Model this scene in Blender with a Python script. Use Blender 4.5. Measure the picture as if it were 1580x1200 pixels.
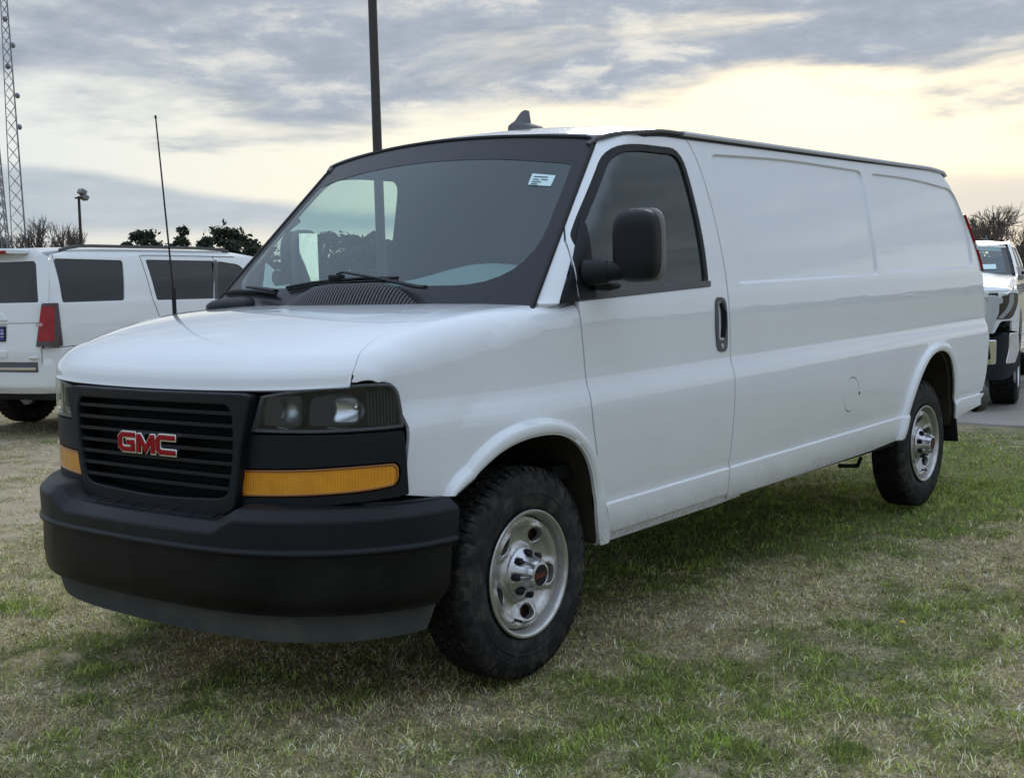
import bpy, math, random
import numpy as np
from mathutils import Vector, Matrix
from mathutils.geometry import delaunay_2d_cdt
random.seed(7); RNG=np.random.default_rng(11)
for o in list(bpy.data.objects): bpy.data.objects.remove(o)
S=bpy.context.scene; COL=S.collection
# ---------------------------------------------------------------- camera
YAW,PITCH,ROLL=0.6653,-0.0842,-0.0268
F_=np.array([math.cos(YAW)*math.cos(PITCH),math.sin(YAW)*math.cos(PITCH),math.sin(PITCH)])
R_=np.array([math.sin(YAW),-math.cos(YAW),0]); U_=np.cross(R_,F_)
R2=R_*math.cos(ROLL)+U_*math.sin(ROLL); U2=-R_*math.sin(ROLL)+U_*math.cos(ROLL)
cd=bpy.data.cameras.new('camera'); cam=bpy.data.objects.new('camera',cd); COL.objects.link(cam)
M=Matrix.Identity(4)
for i in range(3): M[i][0]=R2[i]; M[i][1]=U2[i]; M[i][2]=-F_[i]
M[0][3],M[1][3],M[2][3]=-3.4919,-3.6429,1.4101
cam.matrix_world=M; cd.sensor_width=36; cd.lens=1955.7/1580*36; cd.clip_start=.05; cd.clip_end=6000
S.camera=cam
# ---------------------------------------------------------------- sky, sun, exposure
S.view_settings.view_transform='Standard'; S.view_settings.look='None'; S.view_settings.gamma=1
S.view_settings.exposure=0.62
SUN_AZ=YAW-math.radians(16); SUN_EL=math.radians(20)       # towards the sun, behind the cloud on the right
wd=bpy.data.worlds.new('World'); S.world=wd; wd.use_nodes=True
class NT:
    def __init__(s,t): s.t=t; t.nodes.clear()
    def n(s,ty,**k):
        nd=s.t.nodes.new(ty)
        for a,b in k.items():
            if a=='i':
                for kk,v in b.items():
                    if isinstance(v,bpy.types.NodeSocket): s.t.links.new(v,nd.inputs[kk])
                    else: nd.inputs[kk].default_value=v
            else: setattr(nd,a,b)
        return nd
    def m(s,op,a,b=None,c=None,clamp=False):
        nd=s.t.nodes.new('ShaderNodeMath'); nd.operation=op; nd.use_clamp=clamp
        for i,v in enumerate((a,b,c)):
            if v is None: continue
            if isinstance(v,bpy.types.NodeSocket): s.t.links.new(v,nd.inputs[i])
            else: nd.inputs[i].default_value=v
        return nd.outputs[0]
    def noise(s,vec,scale,detail=4,rough=.55,dist=0,dim='3D'):
        nd=s.n('ShaderNodeTexNoise',noise_dimensions=dim,i={'Vector':vec,'Scale':scale,'Detail':detail,'Roughness':rough,'Distortion':dist}); return nd.outputs[0]
    def ss(s,x,a,b,lo=0.,hi=1.):
        nd=s.t.nodes.new('ShaderNodeMapRange'); nd.interpolation_type='SMOOTHSTEP'
        s.t.links.new(x,nd.inputs[0]); nd.inputs[1].default_value=a; nd.inputs[2].default_value=b; nd.inputs[3].default_value=lo; nd.inputs[4].default_value=hi
        return nd.outputs[0]
    def mix(s,f,a,b):
        nd=s.t.nodes.new('ShaderNodeMix'); nd.data_type='RGBA'
        for i,v in ((0,f),(6,a),(7,b)):
            if isinstance(v,bpy.types.NodeSocket): s.t.links.new(v,nd.inputs[i])
            else: nd.inputs[i].default_value=v if i==0 else (*v,1)[:4]
        return nd.outputs[2]
    def vec(s,x,y,z):
        nd=s.t.nodes.new('ShaderNodeCombineXYZ')
        for i,v in enumerate((x,y,z)):
            if isinstance(v,bpy.types.NodeSocket): s.t.links.new(v,nd.inputs[i])
            else: nd.inputs[i].default_value=v
        return nd.outputs[0]
def build_sky():
    t=NT(wd.node_tree)
    co=t.n('ShaderNodeTexCoord').outputs['Generated']
    sp=t.n('ShaderNodeSeparateXYZ',i={0:co}); X,Y,Z=sp.outputs
    hyp=t.m('SQRT',t.m('ADD',t.m('MULTIPLY',X,X),t.m('MULTIPLY',Y,Y)))
    el=t.m('MULTIPLY',t.m('ARCTAN2',Z,hyp),180/math.pi)                     # elevation, degrees
    ca,sa=math.cos(YAW),math.sin(YAW)
    fx=t.m('ADD',t.m('MULTIPLY',X,ca),t.m('MULTIPLY',Y,sa)); rx=t.m('SUBTRACT',t.m('MULTIPLY',X,sa),t.m('MULTIPLY',Y,ca))
    az=t.m('MULTIPLY',t.m('ARCTAN2',rx,fx),180/math.pi)                     # azimuth, degrees
    el=t.m('ADD',el,t.m('MULTIPLY',az,-0.0))
    zz=t.m('ADD',t.m('MAXIMUM',Z,0.0),.055)
    pc=t.vec(t.m('DIVIDE',rx,zz),t.m('DIVIDE',fx,zz),0.)                    # flat cloud layer seen in perspective
    n1=t.noise(pc,.33,7,.56,.3); n2=t.noise(pc,1.3,8,.62,.2); n3=t.noise(pc,.12,3,.5)
    av=t.vec(t.m('MULTIPLY',rx,4.),t.m('MULTIPLY',fx,4.),t.m('MULTIPLY',Z,22.))
    nb=t.noise(av,.9,6,.55,.25); nb2=t.noise(av,2.6,7,.6,.1)
    # sun behind the cloud
    sd=Vector((math.cos(SUN_AZ)*math.cos(SUN_EL),math.sin(SUN_AZ)*math.cos(SUN_EL),math.sin(SUN_EL)))
    dt=t.n('ShaderNodeVectorMath',operation='DOT_PRODUCT',i={0:co,1:sd}).outputs['Value']
    glow=t.ss(dt,.50,1.0); glow2=t.ss(dt,.90,1.0)
    sky=t.n('ShaderNodeTexSky',sky_type='NISHITA',sun_disc=False,sun_elevation=SUN_EL,sun_rotation=math.pi/2-SUN_AZ,air_density=1.3,dust_density=2.5)
    nish=t.n('ShaderNodeVectorMath',operation='SCALE',i={0:sky.outputs[0],'Scale':.08}).outputs[0]
    # bright thin veil of high cloud between the banks
    veil=t.mix(glow,(.36,.465,.60),(.63,.61,.52))
    veil=t.mix(glow2,veil,(.62,.57,.44))
    veil=t.mix(t.m('MULTIPLY',t.ss(nb2,.35,.75),.20),veil,(.45,.49,.52))
    hor=t.ss(el,0,4.5,1.,0.)
    veil=t.mix(t.m('MULTIPLY',hor,.55),veil,(.47,.49,.47))
    base=t.mix(.9,nish,veil)
    # upper deck
    k=t.m('ADD',el,t.m('MULTIPLY',t.m('SUBTRACT',n1,.5),11.)); k=t.m('ADD',k,t.m('MULTIPLY',t.m('SUBTRACT',nb,.5),7.)); k=t.m('ADD',k,t.m('MULTIPLY',t.m('SUBTRACT',n2,.5),3.))
    k=t.m('SUBTRACT',k,t.m('MULTIPLY',t.ss(az,9.,20.),-1.3)); 
    dk=t.ss(k,6.9,9.0)
    lum=t.ss(n2,.25,.78); lum=t.m('ADD',t.m('ADD',t.m('MULTIPLY',lum,.40),t.m('MULTIPLY',t.ss(n1,.3,.7),.25)),t.m('MULTIPLY',t.ss(t.noise(t.vec(t.m('MULTIPLY',rx,10.),t.m('MULTIPLY',fx,10.),t.m('MULTIPLY',Z,26.)),1.6,8,.62,.2),.32,.66),.38))
    dcol=t.mix(lum,(.185,.22,.275),(.36,.395,.44))
    dcol=t.mix(t.m('MULTIPLY',t.ss(lum,.55,.95),t.m('MULTIPLY',glow,.9)),dcol,(.62,.59,.52))
    thin=t.m('MULTIPLY',t.ss(t.noise(pc,.7,6,.6,.4),.50,.70),.68)
    dk2=t.m('MULTIPLY',dk,t.m('SUBTRACT',1.,thin))
    c=t.mix(dk2,base,dcol)
    # overhead the deck is thicker and even
    c=t.mix(t.m('MULTIPLY',t.ss(el,14,50),.85),c,(.60,.73,.93))
    # low blue-grey bank
    e2=t.m('ADD',el,t.m('MULTIPLY',t.m('SUBTRACT',nb,.5),2.2))
    top=t.ss(az,-22.,-6.,5.7,3.6); up=t.ss(t.m('SUBTRACT',top,e2),-.15,.55)
    lo=t.ss(e2,1.9,3.1)
    bank=t.m('MULTIPLY',t.m('MULTIPLY',up,lo),t.ss(az,6.,-4.,0.15,.92))
    c=t.mix(bank,c,t.mix(t.ss(nb2,.3,.7),(.29,.335,.375),(.36,.40,.435)))
    bank2=t.m('MULTIPLY',t.m('MULTIPLY',t.ss(az,14.,20.),t.ss(e2,4.6,3.6)),t.ss(e2,.8,2.6))
    c=t.mix(t.m('MULTIPLY',bank2,.6),c,(.37,.39,.40))
    # below the horizon
    c=t.mix(t.ss(el,-.6,-3.),c,(.12,.12,.09))
    bg=t.n('ShaderNodeBackground',i={0:c,1:SKY_STRENGTH}); t.n('ShaderNodeOutputWorld',i={0:bg.outputs[0]})
SKY_STRENGTH=1.0
build_sky()
sl=bpy.data.lights.new('sun','SUN'); sl.energy=1.0; sl.angle=math.radians(25); sl.color=(1,.93,.78)
so=bpy.data.objects.new('sun',sl); COL.objects.link(so)
so.rotation_euler=Vector((math.cos(SUN_AZ)*math.cos(SUN_EL),math.sin(SUN_AZ)*math.cos(SUN_EL),math.sin(SUN_EL))).to_track_quat('Z','Y').to_euler()
# ---------------------------------------------------------------- materials
def mat(name,col,rough=.5,metal=0.,spec=.5,coat=0.,bump=0.,bscale=200.,mott=0.,mscale=4.,col2=None,emit=None,trans=0.,ior=1.45,sheen=0.,coatr=.03):
    m=bpy.data.materials.new(name); m.use_nodes=True; t=NT(m.node_tree)
    b=t.n('ShaderNodeBsdfPrincipled'); b.inputs['Base Color'].default_value=(*col,1); b.inputs['Roughness'].default_value=rough
    b.inputs['Metallic'].default_value=metal; b.inputs['Specular IOR Level'].default_value=spec; b.inputs['Coat Weight'].default_value=coat; b.inputs['Coat Roughness'].default_value=coatr
    b.inputs['Transmission Weight'].default_value=trans; b.inputs['IOR'].default_value=ior
    co=t.n('ShaderNodeTexCoord').outputs['Object']
    if col2 is not None:
        n=t.noise(co,mscale,6,.6); c=t.mix(t.ss(n,.5-mott,.5+mott+.2),col,col2); t.t.links.new(c,b.inputs['Base Color'])
        t.t.links.new(t.ss(n,.3,.8,rough-.08,min(1,rough+.12)),b.inputs['Roughness'])
    if bump:
        n=t.noise(co,bscale,3,.6); bp=t.n('ShaderNodeBump',i={'Strength':bump,'Distance':.002,'Height':n}); t.t.links.new(bp.outputs[0],b.inputs['Normal'])
    if emit: b.inputs['Emission Color'].default_value=(*emit[0],1); b.inputs['Emission Strength'].default_value=emit[1]
    t.n('ShaderNodeOutputMaterial',i={0:b.outputs[0]}); return m
def paint_mat(name,col,dirt=(.16,.12,.08),zd=.56):
    m=bpy.data.materials.new(name); m.use_nodes=True; t=NT(m.node_tree)
    geo=t.n('ShaderNodeNewGeometry').outputs['Position']; z=t.n('ShaderNodeSeparateXYZ',i={0:geo}).outputs[2]
    nz=t.noise(geo,7,7,.65); nf=t.noise(geo,60,4,.6)
    k=t.m('ADD',z,t.m('MULTIPLY',t.m('SUBTRACT',nz,.5),-.22)); d=t.ss(k,zd,zd-.16)
    d=t.m('MULTIPLY',d,t.ss(nf,.25,.75,.25,.95))
    film=t.m('MULTIPLY',t.ss(t.noise(geo,2.2,6,.6),.35,.8),.05)
    d=t.m('ADD',t.m('MULTIPLY',d,.62),film)
    c=t.mix(d,col,dirt)
    wav=t.noise(geo,1.7,2,.5); bp=t.n('ShaderNodeBump',i={'Strength':.45,'Distance':.0055,'Height':wav})
    b=t.n('ShaderNodeBsdfPrincipled',i={'Base Color':c,'Roughness':t.ss(d,0,.6,.32,.8),'Coat Weight':1.,'Coat Roughness':t.ss(d,0,.4,.018,.6),'Specular IOR Level':.5,'Coat Normal':bp.outputs[0]})
    t.n('ShaderNodeOutputMaterial',i={0:b.outputs[0]}); return m
def glass_mat(name,tint,refl=1.,haze=(.3,.34,.34),hz=.06,f0=.085):
    m=bpy.data.materials.new(name); m.use_nodes=True; t=NT(m.node_tree)
    tr=t.n('ShaderNodeBsdfTransparent',i={0:(*tint,1)}); gl=t.n('ShaderNodeBsdfGlossy',i={0:(.95*refl,1.0*refl,1.0*refl,1),'Roughness':.015})
    df=t.n('ShaderNodeBsdfDiffuse',i={0:(*haze,1)})
    g=t.n('ShaderNodeNewGeometry'); dt=t.n('ShaderNodeVectorMath',operation='DOT_PRODUCT',i={0:g.outputs['Incoming'],1:g.outputs['Normal']}).outputs['Value']
    k=t.m('POWER',t.m('SUBTRACT',1.,t.m('ABSOLUTE',dt)),5.); fr=t.m('ADD',f0,t.m('MULTIPLY',k,1-f0))
    n=t.noise(t.n('ShaderNodeTexCoord').outputs['Object'],5,6,.65)
    h=t.m('MULTIPLY',t.ss(n,.3,.8,.85,1.12),hz)
    a=t.n('ShaderNodeMixShader',i={0:fr,1:tr.outputs[0],2:gl.outputs[0]})
    c=t.n('ShaderNodeMixShader',i={0:h,1:a.outputs[0],2:df.outputs[0]})
    t.n('ShaderNodeOutputMaterial',i={0:c.outputs[0]}); return m
def flat_mat(name,col,rough=.8): return mat(name,col,rough,spec=.2)
MT=dict(
 paint=paint_mat('white_paint',(.78,.80,.82)),
 paint2=paint_mat('white_paint_suv',(.76,.78,.78),zd=.5),
 black=mat('textured_black_plastic',(.008,.0095,.0125),.48,spec=.28,bump=.35,bscale=900,col2=(.016,.018,.021),mott=.12,mscale=3),
 trimgrey=mat('grey_trim',(.10,.10,.105),.6,bump=.2,bscale=600),
 gloss=mat('satin_black_steel',(.003,.003,.0035),.45,spec=.25,bump=.12,bscale=30,col2=(.012,.011,.009),mott=.15,mscale=6),
 dam=mat('dusty_rubber',(.055,.062,.062),.8,spec=.25,bump=.3,bscale=400,col2=(.10,.105,.095),mott=.15,mscale=5),
 dark=flat_mat('dark_inner',(.012,.012,.012)),
 well=mat('dirty_wheel_liner',(.03,.024,.018),.95,bump=.6,bscale=60,col2=(.075,.055,.035),mott=.15,mscale=9),
 seal=mat('rubber_seal',(.012,.012,.014),.5,spec=.3),
 tyre=mat('tyre_rubber',(.011,.011,.013),.65,spec=.3,bump=.3,bscale=300,col2=(.070,.064,.055),mott=.10,mscale=14),
 tread=mat('tyre_tread',(.011,.011,.011),.85,spec=.2,bump=.4,bscale=200,col2=(.055,.048,.038),mott=.08,mscale=18),
 rim=mat('steel_rim_silver',(.55,.55,.55),.33,metal=.8,col2=(.40,.35,.29),mott=.16,mscale=22),
 cap=mat('hub_cap_silver',(.55,.55,.56),.30,metal=.85),
 rust=mat('rusty_metal',(.10,.05,.03),.8,col2=(.03,.02,.015),mott=.2,mscale=30),
 chrome=mat('chrome',(.85,.86,.88),.08,metal=1.),
 red=mat('red_enamel',(.30,.004,.010),.45,spec=.2),
 reflector=mat('lamp_reflector',(.90,.91,.93),.33,metal=1.),
 amber=None,
 redlens=mat('red_lens',(.34,.006,.010),.35,coat=.2,col2=(.17,.004,.006),mott=.2,mscale=12),
 lensdark=mat('smoked_lens_edge',(.03,.006,.008),.2,coat=1),
 headl=mat('headliner',(.10,.10,.10),.9),
 dash=mat('dash_plastic',(.27,.285,.29),.75,bump=.2,bscale=300),
 seat=mat('seat_cloth',(.035,.036,.04),.9,bump=.3,bscale=400),
 frit=mat('black_glass_edge',(.012,.012,.016),.42,spec=.3,coat=.2),
 shade=mat('tinted_band',(.05,.052,.06),.5,coat=.6),
 paper=mat('paper',(.62,.80,.80),.8), ink=mat('ink',(.06,.10,.12),.8),
 concrete=mat('concrete',(.30,.28,.25),.9,bump=.4,bscale=40,col2=(.20,.18,.15),mott=.15,mscale=1.2),
 galv=mat('galvanised_steel',(.22,.23,.24),.6,metal=.5),
 pole=mat('brown_pole_paint',(.045,.038,.036),.55),
 tint=mat('dark_privacy_glass',(.010,.012,.013),.06,spec=.6,coat=.25),
 bluep=mat('blue_plate',(.03,.04,.20),.4), white=mat('white_print',(.75,.76,.78),.5),
 silver=mat('satin_silver',(.5,.5,.5),.35,metal=.8),
 bark=mat('bark',(.05,.038,.03),.95), twig=mat('bare_twig',(.115,.095,.085),.95),
 leaf=mat('pine_leaf',(.026,.038,.024),.85,col2=(.055,.070,.042),mott=.2,mscale=.6),
)
def amber_mat():
    m=bpy.data.materials.new('amber_lens'); m.use_nodes=True; t=NT(m.node_tree)
    co=t.n('ShaderNodeTexCoord').outputs['Object']; sp=t.n('ShaderNodeSeparateXYZ',i={0:co})
    w=t.n('ShaderNodeTexWave',wave_type='BANDS',bands_direction='Y',i={'Vector':co,'Scale':42.,'Distortion':.4}).outputs[1]
    w2=t.noise(co,14,3,.5)
    c=t.mix(t.m('ADD',t.m('MULTIPLY',t.ss(w2,.35,.65),.45),t.m('MULTIPLY',w,.5)),(.66,.24,.006),(.88,.36,.010))
    bp=t.n('ShaderNodeBump',i={'Strength':.6,'Distance':.003,'Height':w})
    b=t.n('ShaderNodeBsdfPrincipled',i={'Base Color':c,'Roughness':.22,'Coat Weight':1.,'Normal':bp.outputs[0],'Subsurface Weight':0.})
    t.n('ShaderNodeOutputMaterial',i={0:b.outputs[0]}); return m
MT['amber']=amber_mat()
MT['glass']=glass_mat('windscreen_glass',(.72,.90,.88),haze=(.10,.22,.26),hz=.085,f0=.085)  # teal diffuse haze puts part of the sky's reflection into the glass colour
MT['sideglass']=glass_mat('side_glass',(.66,.78,.76),haze=(.16,.24,.23),hz=.07,f0=.10)
MT['lens']=glass_mat('headlamp_lens',(.90,.93,.95),hz=.02,f0=.045)
# ---------------------------------------------------------------- mesh helpers
def link(name,me,m=None,parent=None,**props):
    o=bpy.data.objects.new(name,me); COL.objects.link(o)
    if m is not None: me.materials.append(MT[m] if isinstance(m,str) else m)
    if parent is not None: o.parent=parent
    for k,v in props.items(): o[k]=v
    return o
def thing(name,label,cat,loc=(0,0,0),rotz=0,group=None):
    o=bpy.data.objects.new(name,None); COL.objects.link(o); o.location=loc; o.rotation_euler=(0,0,rotz); o.empty_display_size=.2
    o['label']=label; o['category']=cat
    if group: o['group']=group
    return o
def tag(o,label,cat,group=None):
    o['label']=label; o['category']=cat
    if group: o['group']=group
    return o
class MB:
    def __init__(s): s.v=[]; s.f=[]
    def add(s,vs,fs):
        k=len(s.v); s.v.extend([tuple(map(float,p)) for p in vs]); s.f.extend([tuple(i+k for i in f) for f in fs]); return s
    def box(s,c,d,rot=None,taper=1.):
        P=[]
        for sx in (-1,1):
            for sy in (-1,1):
                for sz in (-1,1):
                    k=taper if sz>0 else 1
                    p=Vector((sx*d[0]/2*k,sy*d[1]/2*k,sz*d[2]/2))
                    if rot is not None: p=rot@p
                    P.append((p.x+c[0],p.y+c[1],p.z+c[2]))
        return s.add(P,[(0,1,3,2),(4,6,7,5),(0,4,5,1),(2,3,7,6),(0,2,6,4),(1,5,7,3)])
    def tube(s,pts,r,n=8,cap=True,flat=1.,up=(0,0,1)):
        pts=[Vector(p) for p in pts]; rr=r if hasattr(r,'__len__') else [r]*len(pts); V=[]
        for i,p in enumerate(pts):
            d=(pts[min(i+1,len(pts)-1)]-pts[max(i-1,0)]).normalized(); u=Vector(up)
            if abs(d.dot(u))>.97: u=Vector((1,0,0))
            a=d.cross(u).normalized(); b=a.cross(d)
            for k in range(n):
                t=2*math.pi*k/n; q=p+a*math.cos(t)*rr[i]+b*math.sin(t)*rr[i]*flat; V.append((q.x,q.y,q.z))
        Fs=[]
        for i in range(len(pts)-1):
            for k in range(n): Fs.append((i*n+k,i*n+(k+1)%n,(i+1)*n+(k+1)%n,(i+1)*n+k))
        if cap: Fs.append(tuple(range(n))[::-1]); Fs.append(tuple((len(pts)-1)*n+k for k in range(n)))
        return s.add(V,Fs)
    def sweep(s,pts,prof,up=(0,0,1),cap=True):
        """prof: list of (a,b): a along side vector (d x up), b along up-ish"""
        pts=[Vector(p) for p in pts]; n=len(prof); V=[]
        for i,p in enumerate(pts):
            d=(pts[min(i+1,len(pts)-1)]-pts[max(i-1,0)]).normalized(); a=d.cross(Vector(up)).normalized(); b=a.cross(d)
            for (x,y) in prof: q=p+a*x+b*y; V.append((q.x,q.y,q.z))
        Fs=[(i*n+k,i*n+(k+1)%n,(i+1)*n+(k+1)%n,(i+1)*n+k) for i in range(len(pts)-1) for k in range(n)]
        if cap: Fs.append(tuple(range(n))[::-1]); Fs.append(tuple((len(pts)-1)*n+k for k in range(n)))
        return s.add(V,Fs)
    def lathe(s,prof,n=48,a0=0,a1=2*math.pi,axis='y'):
        """prof: (radius, along axis)"""
        V=[];m=len(prof); full=abs(a1-a0-2*math.pi)<1e-6; N=n if full else n+1
        for k in range(N):
            t=a0+(a1-a0)*k/n
            for (r,h) in prof:
                V.append((r*math.cos(t),h,r*math.sin(t)) if axis=='y' else (r*math.cos(t),r*math.sin(t),h))
        Fs=[]
        for k in range(n):
            k2=(k+1)%N
            for j in range(m-1): Fs.append((k*m+j,k*m+j+1,k2*m+j+1,k2*m+j))
        return s.add(V,Fs)
    def prism(s,poly,fn0,fn1):
        """poly 2d -> two 3d copies joined"""
        n=len(poly); A=[fn0(p) for p in poly]; B=[fn1(p) for p in poly]
        Fs=[(i,(i+1)%n,n+(i+1)%n,n+i) for i in range(n)]+[tuple(range(n))[::-1],tuple(range(n,2*n))]
        return s.add(A+B,Fs)
    def mirror_y(s):
        k=MB(); k.v=[(x,-y,z) for x,y,z in s.v]; k.f=[f[::-1] for f in s.f]; return k
    def build(s,name,m,parent=None,smooth=35,bevel=0,bseg=2,**props):
        me=bpy.data.meshes.new(name); me.from_pydata(s.v,[],s.f); me.update()
        import bmesh
        b=bmesh.new(); b.from_mesh(me); bmesh.ops.recalc_face_normals(b,faces=b.faces)
        if bevel:
            es=[e for e in b.edges if len(e.link_faces)==2 and e.calc_face_angle(0)>.5]
            bmesh.ops.bevel(b,geom=es,offset=bevel,segments=bseg,profile=.5,affect='EDGES',clamp_overlap=True)
        b.to_mesh(me); b.free()
        if smooth:
            me.shade_smooth() if hasattr(me,'shade_smooth') else None
            me.polygons.foreach_set('use_smooth',[True]*len(me.polygons))
            try: me.set_sharp_from_angle(angle=math.radians(smooth))
            except Exception: pass
        return link(name,me,m,parent,**props)
def ellipsoid(c,r,p=2.,n=20,mth=14):
    """super-ellipsoid as MB"""
    V=[];Fs=[]; e=2./p
    sg=lambda x,k: math.copysign(abs(x)**k,x)
    for i in range(mth+1):
        v=-math.pi/2+math.pi*i/mth
        for j in range(n):
            u=2*math.pi*j/n
            V.append((c[0]+r[0]*sg(math.cos(v),e)*sg(math.cos(u),e),c[1]+r[1]*sg(math.cos(v),e)*sg(math.sin(u),e),c[2]+r[2]*sg(math.sin(v),e)))
    for i in range(mth):
        for j in range(n): Fs.append((i*n+j,i*n+(j+1)%n,(i+1)*n+(j+1)%n,(i+1)*n+j))
    return MB().add(V,Fs)
# ---- polygons in a parameter plane
def area2(P): x,y=P[:,0],P[:,1]; return .5*np.sum(x*np.roll(y,-1)-np.roll(x,-1)*y)
def rp(pts,res=5):
    """polygon with rounded corners: (x,y,r)"""
    out=[]; n=len(pts)
    for i,p in enumerate(pts):
        r=p[2] if len(p)>2 else 0; c=np.array(p[:2],float)
        if r<=0: out.append(c); continue
        a=np.array(pts[i-1][:2],float)-c; b=np.array(pts[(i+1)%n][:2],float)-c
        la,lb=np.linalg.norm(a),np.linalg.norm(b); r_=min(r,la*.49,lb*.49)
        A=c+a/la*r_; B=c+b/lb*r_
        for k in range(res+1):
            t=k/res; out.append((1-t)**2*A+2*t*(1-t)*c+t*t*B)
    return np.array(out)
def spl(pts,step=.02):
    """open catmull-rom through points"""
    P=np.array(pts,float); P=np.vstack([2*P[0]-P[1],P,2*P[-1]-P[-2]]); out=[]
    for i in range(1,len(P)-2):
        n=max(1,int(np.linalg.norm(P[i+1]-P[i])/step))
        for k in range(n):
            t=k/n; out.append(.5*((2*P[i])+(-P[i-1]+P[i+1])*t+(2*P[i-1]-5*P[i]+4*P[i+1]-P[i+2])*t*t+(-P[i-1]+3*P[i]-3*P[i+1]+P[i+2])*t**3))
    out.append(P[-2]); return [tuple(q) for q in out]
def resample(P,step,closed=True):
    P=np.array(P,float); out=[]; n=len(P)
    for i in range(n if closed else n-1):
        a,b=P[i],P[(i+1)%n]; k=max(1,int(math.ceil(np.linalg.norm(b-a)/step)))
        for j in range(k): out.append(a+(b-a)*j/k)
    if not closed: out.append(P[-1])
    out=np.array(out); keep=[0]
    for i in range(1,len(out)):
        if np.linalg.norm(out[i]-out[keep[-1]])>1e-4: keep.append(i)
    return out[keep]
def inset(P,d):
    P=np.array(P,float)
    if area2(P)<0: P=P[::-1]
    e=np.roll(P,-1,0)-P; l=np.linalg.norm(e,axis=1,keepdims=True); e=e/np.maximum(l,1e-9); nrm=np.stack([-e[:,1],e[:,0]],-1)
    m=nrm+np.roll(nrm,1,0); q=np.sum(m*m,1,keepdims=True); m=m/np.maximum(q,.35)*2
    return P+m*d*.5*1.0 if False else P+m*d
def inside(P,Q):
    x,y=Q[:,0],Q[:,1]; r=np.zeros(len(Q),bool); n=len(P)
    for i in range(n):
        x1,y1=P[i]; x2,y2=P[(i+1)%n]
        if y1==y2: continue
        c=((y1>y)!=(y2>y)); r^=c&(x<(x2-x1)*(y-y1)/(y2-y1)+x1)
    return r
def pdist(P,Q,closed=True):
    """distance of points Q to polyline P"""
    d=np.full(len(Q),1e9); n=len(P)
    for i in range(n if closed else n-1):
        a=P[i]; b=P[(i+1)%n]; ab=b-a; L=ab@ab
        if L<1e-12: continue
        t=np.clip(((Q-a)@ab)/L,0,1); d=np.minimum(d,np.hypot(*(Q-a-t[:,None]*ab).T))
    return d
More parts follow.
